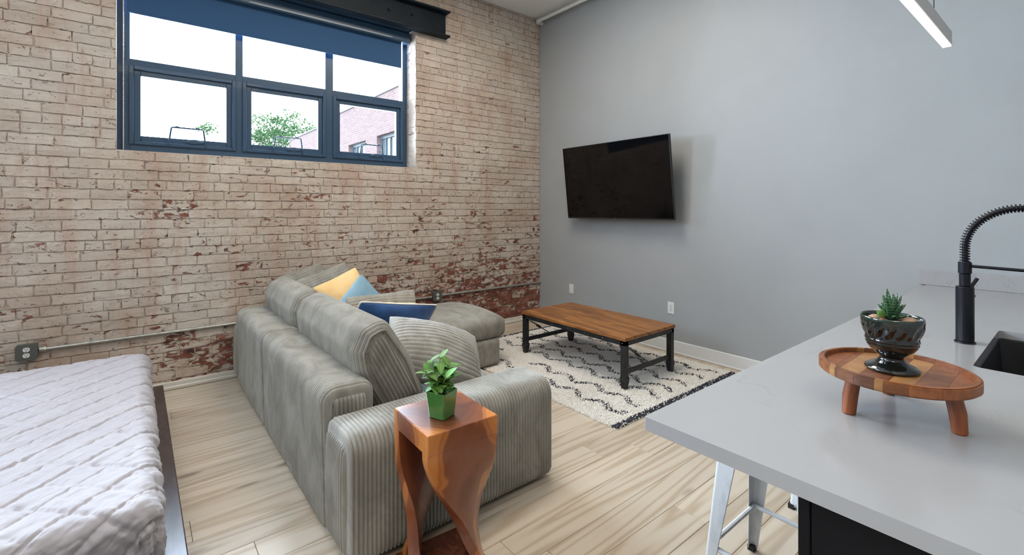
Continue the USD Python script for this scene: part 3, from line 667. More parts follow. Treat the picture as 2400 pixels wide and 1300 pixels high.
cushion_thing('seat_cushion', 'grey corduroy seat cushion between the near arm and the chaise', 'cushion', loaf(1.25, 0, 0, .145, .05, .02), .88, (YA, ZA, XA), (-3.28, -1.845, .236), (0, 0, 0), 'loose seat cushions of the sofa', er=.06)
cushion_thing('seat_cushion', 'long grey corduroy chaise cushion reaching out along the brick wall', 'cushion', loaf(.925, 0, 0, .175, .055, .03), 1.79, (YA, ZA, XA), (-3.28, -.742, .262), (0, 0, 0), 'loose seat cushions of the sofa', er=.085, bulge=.015)
# back cushions: boxy, leaning on the back
def back_cushion(label, yc, L, loc_x, z, tilt, h=.50, d=.23):
    tt = thing('back_cushion', label, 'cushion', (loc_x, yc, z), 0, 'back cushions of the sofa')
    pr = Polygon([(-d / 2, 0), (d / 2, 0), (d / 2 + .02, h * .5), (d / 2 - .005, h - .02), (d / 2 - .05, h), (-d / 2 + .11, h + .005), (-d / 2 + .03, h - .06), (-d / 2, h - .15), (-d / 2 - .01, h * .5)]).buffer(-.04).buffer(.04)
    m = ridged_bar(pr, L, (XA, ZA, YA), (0, -L / 2, 0), er=.055, bulge=.02, n=130)
    obj('cover', xf(m, (0, 0, 0), (0, tilt, 0)), M['cord'], tt, smooth=True)
    # welts along the seams of the end panels
    for sg in (-1, 1):
        ring = resample(pr.buffer(-.030), 90); ring = np.vstack([ring, ring[:1]])
        w = tube([(q[0], sg * (L / 2 + .004), q[1]) for q in ring], .0055, 7, cap=False)
        obj('welt', xf(w, (0, 0, 0), (0, tilt, 0)), M['cord'], tt, smooth=True)
back_cushion('large grey corduroy back cushion nearest the camera on the sofa', -1.845, 1.08, -3.07, .405, -27, .475)
back_cushion('grey corduroy back cushion nearest the brick wall on the sofa', -.775, .86, -3.07, .405, -27, .47)

# throw pillows
def pillow_mesh(W, H, T, ribs=0.0, period=.02, n=70, side=None, seed=0, sag=0.0):
    ny = n if not ribs else int(H / period * 8)
    U, V = np.meshgrid(np.linspace(-1, 1, n), np.linspace(-1, 1, ny), indexing='ij')
    X = W / 2 * U * (1 - .075 * (1 - V ** 2) ** 1.0 * np.abs(U) ** 3); Y = H / 2 * V * (1 - .075 * (1 - U ** 2) * np.abs(V) ** 3)
    X = X * (1 - .06 * (U * V) ** 4); Y = Y * (1 - .06 * (U * V) ** 4)
    t0 = np.clip((1 - U ** 2) * (1 - V ** 2), 0, 1)
    th = T / 2 * t0 ** .62
    wr = (meshkit.fbm(np.stack([X * 7, Y * 7, X * 0 + seed], -1), 3, seed) - .5) * .02 * t0 ** .3
    e = np.clip(t0 * 6, 0, 1)
    rib = ribs * np.sqrt(np.abs(np.sin(PI * (Y + .012 * np.sin(X * 7 + seed)) / period))) * e
    # puckers pulled from the seam
    puck = .004 * np.sin((X if True else Y) * 75) * np.exp(-(1 - np.abs(V)) * 9) * e
    out = []
    for sg in (1, -1):
        Zp = sg * (th + rib + puck) + wr + sag * (Y / H) ** 2
        g = grid(np.stack([X, Y, Zp], -1), flip=(sg < 0)); out.append(g)
    b = np.concatenate([np.stack([X[:, 0], Y[:, 0]], 1), np.stack([X[-1, 1:], Y[-1, 1:]], 1), np.stack([X[-2::-1, -1], Y[-2::-1, -1]], 1), np.stack([X[0, -2:0:-1], Y[0, -2:0:-1]], 1)])
    return out[0], out[1], b
def pillow(label, loc, ex, ey, W, H, T, front, back, piping=None, ribs=0.0, seed=0, period=.024, group=None):
    tt = thing('throw_pillow', label, 'pillow', loc, 0, group)
    f, b, ring = pillow_mesh(W, H, T, ribs, period, seed=seed)
    ex = np.array(ex, float); ex /= np.linalg.norm(ex); ey = np.array(ey, float); ey -= ex * (ex @ ey); ey /= np.linalg.norm(ey)
    Tm = np.eye(4); Tm[:3, 0], Tm[:3, 1], Tm[:3, 2] = ex, ey, np.cross(ex, ey)
    def R(m):
        m = m.copy(); m.apply_transform(Tm); return m
    if front is back:
        obj('cover', R(cat([f, b])), front, tt, smooth=True)
    else:
        obj('front_cover', R(f), front, tt, smooth=True); obj('back_cover', R(b), back, tt, smooth=True)
    if piping is not None:
        p3 = np.concatenate([ring, np.zeros((len(ring), 1))], 1); p3 = np.vstack([p3, p3[:1]])
        obj('piping', R(tube(p3[::2], .0055, 7, cap=False)), piping, tt, smooth=True)
    return tt
M['yellow'] = noisy('yellow_cotton', [(0.3, (0.78, 0.50, 0.20)), (0.7, (0.83, 0.60, 0.30))], (4, 4, 4), 3, .75, .06, 500, .0006, sheen_weight=.1)
M['sky_blue'] = noisy('light_blue_cotton', [(0.3, (0.20, 0.36, 0.47)), (0.7, (0.26, 0.43, 0.54))], (5, 5, 5), 3, .75, .06, 500, .0006, sheen_weight=.1)
M['royal'] = noisy('royal_blue_velvet', [(0.35, (0.006, 0.045, 0.16)), (0.7, (0.015, 0.10, 0.30))], (6, 6, 14), 3, .5, .05, 400, .0006, sheen_weight=.4)
M['cream'] = plain('cream_piping', (0.72, 0.66, 0.62), .7)
CG = 'corduroy throw pillows on the sofa'
# each pillow: centre, direction of its width, direction of its height
pillow('grey corduroy throw pillow farthest back against the brick wall', (-2.955, -.19, .70), (.95, .05, .26), (-.24, .35, .9), .40, .42, .14, M['cord'], M['cord'], ribs=.005, seed=3, group=CG)
pillow('grey corduroy throw pillow right behind the yellow pillow', (-2.84, -.44, .70), (.93, 0, .30), (-.25, .45, .86), .48, .44, .15, M['cord'], M['cord'], ribs=.005, seed=1, group=CG)
pillow('pale yellow throw pillow with a blue back side', (-2.785, -.66, .69), (.92, 0, .37), (-.3, .45, .84), .40, .40, .13, M['yellow'], M['sky_blue'], seed=2)
pillow('plain light blue throw pillow standing on one corner', (-2.735, -.90, .62), (.66, 0, -.74), (.72, .28, .64), .42, .42, .12, M['sky_blue'], M['sky_blue'], seed=4)
pillow('grey corduroy throw pillow lying behind the royal blue pillow', (-2.68, -1.20, .615), (1, 0, .0), (0, .35, .93), .58, .36, .14, M['cord'], M['cord'], ribs=.005, seed=5, group=CG)
pillow('royal blue velvet throw pillow with white piping and yellow reverse', (-2.76, -1.50, .625), (.98, 0, -.16), (.12, -.52, .80), .60, .38, .18, M['royal'], M['yellow'], piping=M['cream'], seed=6)
pillow('large grey corduroy throw pillow in front beside the near arm', (-2.825, -2.225, .607), (.50, -.15, -.17), (.02, .34, .23), .58, .45, .24, M['cord'], M['cord'], ribs=.006, seed=7, group=CG, period=.026)

# ================================================================== twisted side table
def side_table():
    H, S = .632, .148
    zs = np.linspace(.0, H, 70)
    def s_of(z): 
        q = z / H
        return S * (1 - .16 * math.exp(-((q - .40) / .24) ** 2))
    def th(z):
        q = np.clip((H - .10 - z) / (H - .12), 0, 1); return math.radians(88) * (q ** 1.35)
    ms = []
    def panel(a0, t_in, wfun, z0, z1):
        """A twisting slab on one side of the column."""
        rows = []
        for z in np.linspace(z0, z1, 64):
            s, r = s_of(z), th(z) + a0; w = wfun(z); ti = t_in
            lo, hi = -w, w
            k = np.linspace(lo, hi, 12)
            outer = np.stack([k, np.full(12, s) ], 1); inner = np.stack([k[::-1], np.full(12, s - ti)], 1)
            outer[:, 1] += -.03 * (k / S) ** 2 * (1 - (z / H) ** 3) * 0.4
            q = np.vstack([outer, inner]); c_, s_ = math.cos(r), math.sin(r)
            rows.append(np.stack([q[:, 0] * c_ - q[:, 1] * s_, q[:, 0] * s_ + q[:, 1] * c_, np.full(24, z)], 1))
        g = grid(np.array(rows), wrap_v=True)
        if g.volume < 0: g.invert()
        return g
    def wide(z):
        q = z / H; return s_of(z) * (1 - .30 * math.exp(-((q - .36) / .25) ** 2))
    body = [panel(PI, .046, wide, .0, H - .002), panel(0, .046, wide, 0, H - .002)]
    return body, S, H
body, S_, H_ = side_table()
def side_wood():
    """Dark heartwood round the axis, orange sapwood towards the corners, with growth rings."""
    n = {'tc': ('texture_coordinate', {}), 'mp': ('mapping', {'scale': (3.0, 3.0, 1.6), 'location': (.3, .1, .2)}), 'n': ('noise_texture', {'scale': 1.7, 'detail': 2.5, 'distortion': 0.5}),
         'sp': ('separate_xyz', {}), 'cb': ('combine_xyz', {}), 'ln': ('vector_math', {'math_type': 'length'}),
         'nn': ('math', {'math_type': 'multiply_add', 'value2': .34}), 'k': ('math', {'math_type': 'multiply', 'value2': 210.0}), 'si': ('math', {'math_type': 'sine'}), 'ad': ('math', {'math_type': 'multiply_add', 'value2': .008}),
         'r': ('rgb_ramp', {'ramp': [(.24, (0.085, 0.022, 0.010)), (.30, (0.17, 0.047, 0.018)), (.335, (0.22, 0.06, 0.018)), (.348, (0.44, 0.145, 0.032)), (.42, (0.60, 0.22, 0.048))]}),
         'p': ('principled_bsdf', {'roughness': 0.3, 'coat_weight': 0.3, 'coat_roughness': 0.08})}
    return usdkit.material(stage, LK + 'polished_acacia', n, [('tc.object', 'mp.vector'), ('mp.vector', 'n.vector'), ('tc.object', 'sp.vector'), ('sp.x', 'cb.x'), ('sp.y', 'cb.y'), ('cb.vector', 'ln.vector1'), ('n.fac', 'nn.value1'), ('ln.value', 'nn.value3'), ('nn.value', 'k.value1'), ('k.value', 'si.value1'), ('si.value', 'ad.value1'), ('nn.value', 'ad.value3'), ('ad.value', 'r.fac'), ('r.color', 'p.base_color')], surface='p.BSDF')
M['acacia'] = side_wood()
M['heartwood'] = wood('dark_heartwood', [(0.2, (0.05, 0.012, 0.006)), (0.8, (0.13, 0.035, 0.014))], (5, 5, 3), 1.6, 1.5, .25, .5)
t = thing('side_table', 'twisted carved wooden side table with glossy square top beside sofa', 'table', (-3.205, -2.972, 0), -2)
obj('leg', body[0], M['acacia'], t, smooth=35); obj('leg', body[1], M['acacia'], t, smooth=35)
obj('tabletop', bx(-S_, S_, -S_, S_, H_ - .075, H_, .004), M['acacia'], t)
br = math.radians(88)
obj('base', xf(bx(-S_, S_, -S_, S_, 0, .05, .006), (0, 0, 0), (0, 0, 88)), M['heartwood'], t)

# ================================================================== green pot with plant
M['green_glaze'] = noisy('green_glaze', [(0.3, (0.045, 0.15, 0.03)), (0.7, (0.075, 0.21, 0.045))], (6, 6, 3), 3, .18, coat_weight=.5)
M['soil'] = noisy('potting_soil', [(0.35, (0.012, 0.008, 0.006)), (0.6, (0.05, 0.03, 0.02)), (0.72, (0.16, 0.12, 0.09))], (90, 90, 90), 3, .95, .6, 140, .004)
def leaf_mat():
    n = {'uv': ('texture_coordinate', {}), 'sp': ('separate_xyz', {}), 'ax': ('math', {'math_type': 'subtract', 'value2': .5}), 'ab': ('math', {'math_type': 'absolute'}),
         'k1': ('math', {'math_type': 'multiply_add', 'value2': -1.1}), 'k2': ('math', {'math_type': 'multiply', 'value2': 42.0}), 'si': ('math', {'math_type': 'sine'}), 'v1': ('map_range', {'from_min': .72, 'from_max': .95, 'clamp': True}),
         'mid': ('map_range', {'from_min': .02, 'from_max': .05, 'to_min': 1.0, 'to_max': 0.0, 'clamp': True}), 'mx': ('math', {'math_type': 'maximum'}), 'oi': ('object_info', {}), 'amt': ('map_range', {'to_min': .08, 'to_max': .55}), 'fa': ('math', {'math_type': 'multiply'}),
         'hs': ('map_range', {'to_min': .47, 'to_max': .52}), 'g': ('hsv', {'color': (0.12, 0.30, 0.035)}), 'gv': ('map_range', {'to_min': .7, 'to_max': 1.35}),
         'c': ('mix_color', {'b': (0.62, 0.70, 0.52)}), 'p': ('principled_bsdf', {'roughness': .55, 'specular_ior_level': .3}), 'tr': ('translucent_bsdf', {}), 'm': ('mix_closure', {'fac': .25})}
    l = [('uv.UV', 'sp.vector'), ('sp.x', 'ax.value1'), ('ax.value', 'ab.value1'), ('ab.value', 'k1.value1'), ('sp.y', 'k1.value3'), ('k1.value', 'k2.value1'), ('k2.value', 'si.value1'), ('si.value', 'v1.value'), ('ab.value', 'mid.value'), ('v1.result', 'mx.value1'), ('mid.result', 'mx.value2'),
         ('oi.random', 'amt.value'), ('mx.value', 'fa.value1'), ('amt.result', 'fa.value2'), ('fa.value', 'c.fac'), ('oi.random', 'hs.value'), ('hs.result', 'g.hue'), ('oi.random', 'gv.value'), ('gv.result', 'g.value'), ('g.color', 'c.a'), ('c.result', 'p.base_color'), ('c.result', 'tr.color'), ('p.BSDF', 'm.closure1'), ('tr.BSDF', 'm.closure2')]
    return usdkit.material(stage, LK + 'veined_leaf', n, l, surface='m.closure')
M['leaf'] = leaf_mat()
M['stem'] = plain('green_stem', (0.18, 0.33, 0.10), .5)
def leaf_mesh(L, W, droop, fold, nu=5, nv=9):
    u = np.linspace(-1, 1, nu); v = np.linspace(0, 1, nv)
    Vv, Uu = np.meshgrid(v, u, indexing='ij')
    wid = W / 2 * np.sin(PI * np.clip(Vv, 0.0, 1) ** .8) ** .75
    X = Uu * wid; Yl = L * Vv; Zl = fold * np.abs(Uu) * wid - droop * L * Vv ** 2
    P = np.stack([X, Yl, Zl], -1); uv = np.stack([Uu * .5 + .5, Vv], -1).reshape(-1, 2)
    g = grid(P); bot = grid(P - [0, 0, .0006], flip=True)
    return cat([g, bot]), np.vstack([uv, uv])
PX, PY, PZ = -3.235, -3.000, .632
t = thing('potted_plant', 'small square green glazed pot with veined leafy plant on side table', 'plant', (PX, PY, PZ), 22)
def pot_square(h, b0, b1, r0, wall):
    rows = []
    prof = [(b0 - .004, 0), (b0, .003), (b1, h - .002), (b1 - .001, h), (b1 - wall, h), (b1 - wall - .001, h - .003), (b0 - wall, .012)]
    for hw, z in prof:
        q = np.array(rrect(-hw, hw, -hw, hw, min(r0, hw * .4)).exterior.coords)[:-1]
        rows.append(np.concatenate([q, np.full((len(q), 1), z)], 1))
    g = grid(np.array(rows), wrap_v=True)
    return g, rows[0]
g, b0 = pot_square(.100, .036, .044, .008, .004)
bot = hull(np.vstack([b0, b0 + [0, 0, .004]]))
obj('pot', cat([g, bot]), M['green_glaze'], t, smooth=40)
so = bx(-.037, .037, -.037, .037, .05, .086, .002)
so = trimesh.Trimesh(*trimesh.remesh.subdivide_to_size(so.vertices, so.faces, .008)); so.vertices[:, 2] += np.where(so.vertices[:, 2] > .08, .008 * (meshkit.noise(so.vertices * 120, 4) - .4), 0)
obj('soil', so, M['soil'], t, smooth=True)
rl = random.Random(21)
stems = []
for i in range(11):
    a = rl.uniform(0, 2 * PI); r0 = rl.uniform(.002, .018); hh = rl.uniform(.06, .12) if i else .135; sp_ = rl.uniform(.02, .058)
    b = np.array([r0 * math.cos(a) - .006, r0 * math.sin(a), .085]); e = np.array([(r0 + sp_) * math.cos(a) - .012, (r0 + sp_) * math.sin(a), .085 + hh])
    if i == 0: e = np.array([-.012, .0, .225])
    pts = bezier([b, b + [0, 0, hh * .6], e], 8); stems.append(tube(pts, np.linspace(.0026, .0016, 8), 7))
    nl = 9 if i else 6
    for j in range(nl):
        k = 2 + int(round(j * 5 / (nl - 1))); k = min(k, 7)
        az = rl.uniform(0, 360) if i or j < nl - 1 else 250
        up = rl.uniform(-15, 35) if j < nl - 1 else rl.uniform(20, 65)
        L = rl.uniform(.038, .058); W = L * rl.uniform(.54, .70)
        lm, uv = leaf_mesh(L, W, rl.uniform(.1, .45), rl.uniform(.05, .35))
        T = trimesh.transformations.euler_matrix(math.radians(up), 0, math.radians(az), 'sxyz'); T[:3, 3] = pts[k]
        lm.apply_transform(T)
        obj('leaf', lm, M['leaf'], t, smooth=False, uv=uv)
obj('stem', stems, M['stem'], t, smooth=True)

# ================================================================== rug
RX0, RX1, RY0, RY1 = -1.742, -.125, -2.645, -.455
M['rug_cream'] = noisy('cream_wool', [(0.3, (0.72, 0.69, 0.63)), (0.7, (0.80, 0.77, 0.71))], (30, 30, 30), 2, .95, sheen_weight=.2)
M['rug_dark'] = noisy('charcoal_wool', [(0.3, (0.022, 0.024, 0.032)), (0.7, (0.05, 0.055, 0.07))], (40, 40, 40), 2, .95)
t = thing('rug', 'cream shag rug with wavy black lines and dark fringed end bands', 'rug', ((RX0 + RX1) / 2, (RY0 + RY1) / 2, 0))
RO = ((RX0 + RX1) / 2, (RY0 + RY1) / 2, 0)
obj('backing', rel(bx(RX0, RX1, RY0, RY1, .0005, .006, .002), RO), M['rug_cream'], t)
LINES = [-1.52, -1.315, -1.075, -.905, -.705, -.49, -.29]
def dark_at(x, y, rng):
    j = rng.normal(0, .006, x.shape)
    d = np.zeros(x.shape, bool)
    for k, lx in enumerate(LINES):
        ph = (y + .03 * k) / .29
        tri = np.abs((ph % 1) - .5) * 4 - 1
        c = lx + .038 * np.clip(tri * 1.4, -1, 1) + .012 * np.sin(y * 9 + k * 2)
        gap = (np.sin(y * 2.3 + k * 4.1) > .86) & (k in (1, 2, 5))
        wdt = .016 + .013 * (np.abs(tri) < .6)
        d |= (np.abs(x + j - c) < wdt) & ~gap & (rng.random(x.shape) < .58) & (y < RY1 - .14) & (y > RY0 + .10)
    band = (y - RY0 < .042 + .5 * np.abs(j)) | (RY1 - y < .042 + .5 * np.abs(j))
    return d | (band & (rng.random(x.shape) < .88))
st = .0079
gx, gy = np.meshgrid(np.arange(RX0 + .004, RX1 - .003, st), np.arange(RY0 + .004, RY1 - .003, st), indexing='ij')
gx = (gx + RNG.uniform(-.35, .35, gx.shape) * st).ravel(); gy = (gy + RNG.uniform(-.35, .35, gy.shape) * st).ravel()
dk = dark_at(gx, gy, np.random.default_rng(5))
def tufts(x, y, rng):
    n = len(x); h = rng.uniform(.012, .019, n); r = rng.uniform(.0036, .0052, n); a0 = rng.uniform(0, 2 * PI, n)
    lx, ly = rng.normal(0, .004, n), rng.normal(0, .004, n)
    a = a0[:, None] + np.arange(4) * PI / 2
    base = np.stack([x[:, None] + r[:, None] * np.cos(a), y[:, None] + r[:, None] * np.sin(a), np.full((n, 4), .005)], -1)
    mid = np.stack([(x + lx * .5)[:, None] + r[:, None] * 1.05 * np.cos(a + .5), (y + ly * .5)[:, None] + r[:, None] * 1.05 * np.sin(a + .5), np.repeat((h * .75)[:, None], 4, 1)], -1)
    tip = np.stack([x + lx, y + ly, h], -1)[:, None]
    V = np.concatenate([base, mid, tip], 1)
    F = []
    for i in range(4):
        j = (i + 1) % 4; F += [(i, j, 4 + j), (i, 4 + j, 4 + i), (4 + i, 4 + j, 8)]
    F = (np.arange(n)[:, None, None] * 9 + np.array(F)[None]).reshape(-1, 3)
    return trimesh.Trimesh(V.reshape(-1, 3), F, process=False)
obj('cream_pile', rel(tufts(gx[~dk], gy[~dk], np.random.default_rng(1)), RO), M['rug_cream'], t, kind='stuff', smooth=True, label='cream wool pile')
obj('black_pile', rel(tufts(gx[dk], gy[dk], np.random.default_rng(2)), RO), M['rug_dark'], t, kind='stuff', smooth=True, label='black wool pile')

# ================================================================== coffee table
M['table_wood'] = wood('table_wood', [(0.2, (0.06, 0.02, 0.006)), (0.42, (0.22, 0.082, 0.018)), (0.7, (0.36, 0.15, 0.034)), (1, (0.44, 0.20, 0.05))], (4.5, .5, 4.5), 2.4, 1.2, .42, .0, fine=.5)
TX0, TX1, TY0, TY1, TZ = -1.200, -.505, -2.300, -1.050, .42
TO = ((TX0 + TX1) / 2, (TY0 + TY1) / 2, 0.012)
t = thing('coffee_table', 'industrial coffee table with brown wooden top and black riveted steel legs', 'table', TO)
obj('tabletop', rel(bx(TX0, TX1, TY0, TY1, TZ - .028, TZ, .003), TO), M['table_wood'], t)
ap = [bx(TX0 + .008, TX0 + .014, TY0 + .008, TY1 - .008, TZ - .066, TZ - .028, .001), bx(TX1 - .014, TX1 - .008, TY0 + .008, TY1 - .008, TZ - .066, TZ - .028, .001),
      bx(TX0 + .008, TX1 - .008, TY0 + .008, TY0 + .014, TZ - .066, TZ - .028, .001), bx(TX0 + .008, TX1 - .008, TY1 - .014, TY1 - .008, TZ - .066, TZ - .028, .001)]
for a in ap: obj('apron', rel(a, TO), M['black_metal'], t)
riv = []
for k in range(7):
    yy = TY0 + .035 + k * (TY1 - TY0 - .07) / 6
    riv.append(lathe([(0, .006), (.004, .0052), (.006, .002), (.006, 0)], 10)); riv[-1] = xf(riv[-1], (TX0 + .008, yy, TZ - .047), (0, -90, 0))
for k in range(4):
    xx = TX0 + .05 + k * (TX1 - TX0 - .1) / 3
    riv.append(xf(lathe([(0, .006), (.004, .0052), (.006, .002), (.006, 0)], 10), (xx, TY0 + .008, TZ - .047), (90, 0, 0)))
for r_ in riv: obj('rivet', rel(r_, TO), M['rivet'], t)
def leg(sx, sy):
    cx, cy = (TX0 + .031 if sx < 0 else TX1 - .031), (TY0 + .031 if sy < 0 else TY1 - .031)
    up = bx(cx - .023, cx + .023, cy - .023, cy + .023, .085, TZ - .03, .002)
    boot = hull([(cx + a * w, cy + b * w, z) for a in (-1, 1) for b in (-1, 1) for w, z in ((.0265, .105), (.0265, .085), (.018, .0195))])
    g = [up, boot, cyl((cx + sx * .027, cy, .062), (sx, 0, 0), .006, .004, 10)]
    gus = ext(Polygon([(0, 0), (0, -.075), (.02, -.06), (.05, -.012), (.05, 0)]), .005)
    gus = xf(gus, (cx, cy - sy * .02, TZ - .034), (90, 0, 90 if sy < 0 else -90)); g.append(gus)
    return g
for sx in (-1, 1):
    for sy in (-1, 1): obj('leg', rel(leg(sx, sy), TO), M['black_metal'], t)
for sy in (-1, 1):
    cy = TY0 + .031 if sy < 0 else TY1 - .031
    obj('stretcher', rel(bx(TX0 + .05, TX1 - .05, cy - .008, cy + .008, .125, .162, .002), TO), M['black_metal'], t)
    a, b = np.array([TX0 + .055, cy, TZ - .085]), np.array([TX0 + .335, cy, .165])
    d = (b - a); mid = a + d * .52
    n_ = d / np.linalg.norm(d); w_ = np.cross(n_, [0, 1, 0]) * .008
    obj('brace', rel([tube([a, a + d * .42], .0045, 8), tube([a + w_ * 1.4, a + d * .4 + w_ * 1.4], .003, 6), tube([a + d * .40, mid - n_ * .028, mid, mid + n_ * .028, a + d * .64], [.005, .012, .013, .012, .005], 6), tube([a + d * .6, b], .0045, 8)], TO), M['black_metal'], t)

# ================================================================== kitchen counter
def quartz():
    n = {'g': ('geometry', {}), 'mp': ('mapping', {'scale': (1.1, 2.0, 1.5), 'rotation': (0, 0, .5)}), 'n': ('noise_texture', {'scale': 1.6, 'detail': 6, 'roughness': .6, 'distortion': 1.1}), 's': ('math', {'math_type': 'subtract', 'value2': .5}), 'a': ('math', {'math_type': 'absolute'}),
         'v': ('map_range', {'from_min': 0.0, 'from_max': .012, 'to_min': 1.0, 'to_max': 0.0, 'clamp': True}), 'n2': ('noise_texture', {'scale': 2.3, 'detail': 3}), 'm2': ('map_range', {'from_min': .48, 'from_max': .66, 'to_min': 0.0, 'to_max': .42, 'clamp': True}), 'f': ('math', {'math_type': 'multiply'}),
         'c': ('mix_color', {'a': (0.325, 0.32, 0.318), 'b': (0.17, 0.17, 0.18)}), 'p': ('principled_bsdf', {'roughness': .16, 'specular_ior_level': .5})}
    l = [('g.position', 'mp.vector'), ('mp.vector', 'n.vector'), ('n.fac', 's.value1'), ('s.value', 'a.value1'), ('a.value', 'v.value'), ('g.position', 'n2.vector'), ('n2.fac', 'm2.value'), ('v.result', 'f.value1'), ('m2.result', 'f.value2'), ('f.value', 'c.fac'), ('c.result', 'p.base_color')]
    return usdkit.material(stage, LK + 'white_quartz', n, l, surface='p.BSDF')
M['quartz'] = quartz()
CX0, CY1, CY0, CZ = -3.177, -3.868, -5.02, .914
slab = rrect(CX0, -.001, CY0, CY1, .006).difference(rrect(-2.045, -1.335, -4.76, -4.315, .02))
KO = (-1.6, -4.4, CZ - .032)
t = thing('countertop', 'white quartz countertop with faint grey veins and sink cutout', 'countertop', KO)
sb = ext(slab, .032, CZ - .032)
obj('slab', rel(sb, KO), M['quartz'], t)
obj('backsplash', rel(bx(-.021, -.001, CY0, -3.829, CZ, CZ + .100, .002), KO), M['quartz'], t)
t = thing('island_cabinet', 'black kitchen island cabinet under the white countertop', 'cabinet', (-1.6, -4.6, 0))
IO = (-1.6, -4.6, 0)
obj('body', rel([bx(-3.13, -2.1, -4.97, -4.215, .09, CZ - .033, .001), bx(-1.28, -.03, -4.97, -4.215, .09, CZ - .033, .001), bx(-2.1, -1.28, -4.97, -4.80, .09, CZ - .033, .001), bx(-2.1, -1.28, -4.29, -4.215, .09, CZ - .033, .001), bx(-2.1, -1.28, -4.8, -4.29, .09, .5, .001)], IO), M['cabinet'], t)
obj('end_panel', rel(bx(-3.152, -3.128, -4.2195, -4.199, .0, CZ - .033, .0015), IO), M['cabinet'], t)
obj('end_panel', rel(bx(-3.150, -3.128, -4.985, -4.2205, .0, CZ - .033, .0015), IO), M['cabinet'], t)
obj('back_panel', rel(bx(-3.127, -.03, -4.214, -4.199, .0, CZ - .033, .001), IO), M['cabinet'], t)
obj('toe_kick', rel(bx(-3.1, -.03, -4.92, -4.25, 0, .09, .001), IO), M['cabinet'], t)
t = thing('sink', 'black undermount sink basin set in the countertop', 'sink', (-1.69, -4.537, .69))
rows = []
for z, o, r in ((CZ - .034, .012, .02), (CZ - .034, .0, .02), (CZ - .036, -.002, .02), (.72, -.012, .03), (.705, -.03, .03), (.70, -.06, .04)):
    q = resample(rrect(-2.045 - o, -1.335 + o, -4.76 - o, -4.315 + o, r), 64)
    rows.append(np.concatenate([q, np.full((64, 1), z)], 1))
rows.append(rows[-1] * 0 + [-1.69, -4.537, .698])
g = grid(np.array(rows), wrap_v=True); 
obj('basin', rel(g, (-1.69, -4.537, .69)), M['sink'], t, smooth=30)
obj('drain', rel(cyl((-1.69, -4.537, .6985), 'z', .045, .003, 24), (-1.69, -4.537, .69)), M['rivet'], t)

# faucet
FX, FYY = -1.690, -4.255
t = thing('faucet', 'tall matte black kitchen faucet with coiled spring spout', 'faucet', (FX, FYY, CZ))
def elliptic(z0, z1, rx, ry, b=.002, n=32):
    m = lathe([(0, z0), (1 - b / rx, z0), (1, z0 + b), (1, z1 - b), (1 - b / rx, z1), (0, z1)], n); m.vertices[:, 0] *= rx; m.vertices[:, 1] *= ry; return m
obj('base_plate', elliptic(0, .006, .036, .031), M['faucet'], t, smooth=40)
obj('body', elliptic(.006, .213, .029, .0265), M['faucet'], t, smooth=40)
obj('neck', elliptic(.213, .262, .0165, .0165), M['faucet'], t, smooth=40)
obj('collar', elliptic(.262, .306, .0195, .0195), M['faucet'], t, smooth=40)
A0 = np.array([0, 0, .30]); Rr = .150
path = np.array([(0, 0, z) for z in np.linspace(.30, .36, 12)] + [(0, -Rr + Rr * math.cos(a), .36 + Rr * math.sin(a) * 1.0) for a in np.linspace(0.03, PI * 1.0, 90)] + [(0, -2 * Rr, z) for z in np.linspace(.355, .27, 20)])
obj('hose', tube(path, .0085, 12), M['faucet'], t, smooth=True)
ds = np.r_[0, np.cumsum(np.linalg.norm(np.diff(path, axis=0), axis=1))]
turns = int(ds[-1] / .0098); kk = np.linspace(0, 1, turns * 11); sd = kk * ds[-1]
c3 = np.stack([np.interp(sd, ds, path[:, i]) for i in range(3)], 1); tg = np.gradient(c3, axis=0); tg /= np.linalg.norm(tg, axis=1, keepdims=True)
e1 = np.array([1.0, 0, 0]); e2 = np.cross(tg, e1); ph = kk * turns * 2 * PI
coil = c3 + .0138 * (np.cos(ph)[:, None] * e1 + np.sin(ph)[:, None] * e2)
obj('spring', tube(coil, .0021, 6), M['faucet'], t, smooth=True)
obj('spray_head', lathe([(0, .17), (.016, .17), (.02, .18), (.018, .25), (.012, .275), (0, .275)], 24, (0, -2 * Rr, 0)), M['faucet'], t, smooth=40)
obj('holder_arm', [tube([(0, -.015, .291), (0, -2 * Rr + .022, .285)], .0058, 10), cyl((0, -2 * Rr, .274), 'z', .022, .02, 20)], M['faucet'], t, smooth=40)
obj('lever', [tube([(.018, -.012, .205), (.034, -.030, .243)], .0062, 10), cyl((.02, -.012, .175), (1, -.35, 0), .008, .018, 12)], M['faucet'], t, smooth=40)

# ================================================================== wooden pedestal tray
TR, TC = .155, (-2.692, -4.250)
TZ0 = 1.012
t = thing('serving_stand', 'round three-legged acacia wood serving stand on the countertop', 'serving stand', (*TC, CZ))
woods = [wood(f'stave_wood_{i}', st_, (6.0, 6.0, 6.0), 1.8, 1.5, .42, .0) for i, st_ in enumerate([
    [(0.2, (0.13, 0.042, 0.013)), (0.8, (0.25, 0.088, 0.028))], [(0.2, (0.10, 0.034, 0.014)), (0.8, (0.19, 0.070, 0.026))],
    [(0.2, (0.19, 0.056, 0.016)), (0.8, (0.30, 0.100, 0.030))], [(0.2, (0.27, 0.125, 0.04)), (0.8, (0.37, 0.18, 0.065))], [(0.2, (0.08, 0.028, 0.012)), (0.8, (0.17, 0.06, 0.024))]])]
cuts = [-.157, -.102, -.088, -.045, -.004, .012, .055, .105, .157]
order = [2, 0, 3, 1, 4, 3, 0, 2, 2]
ang = -90
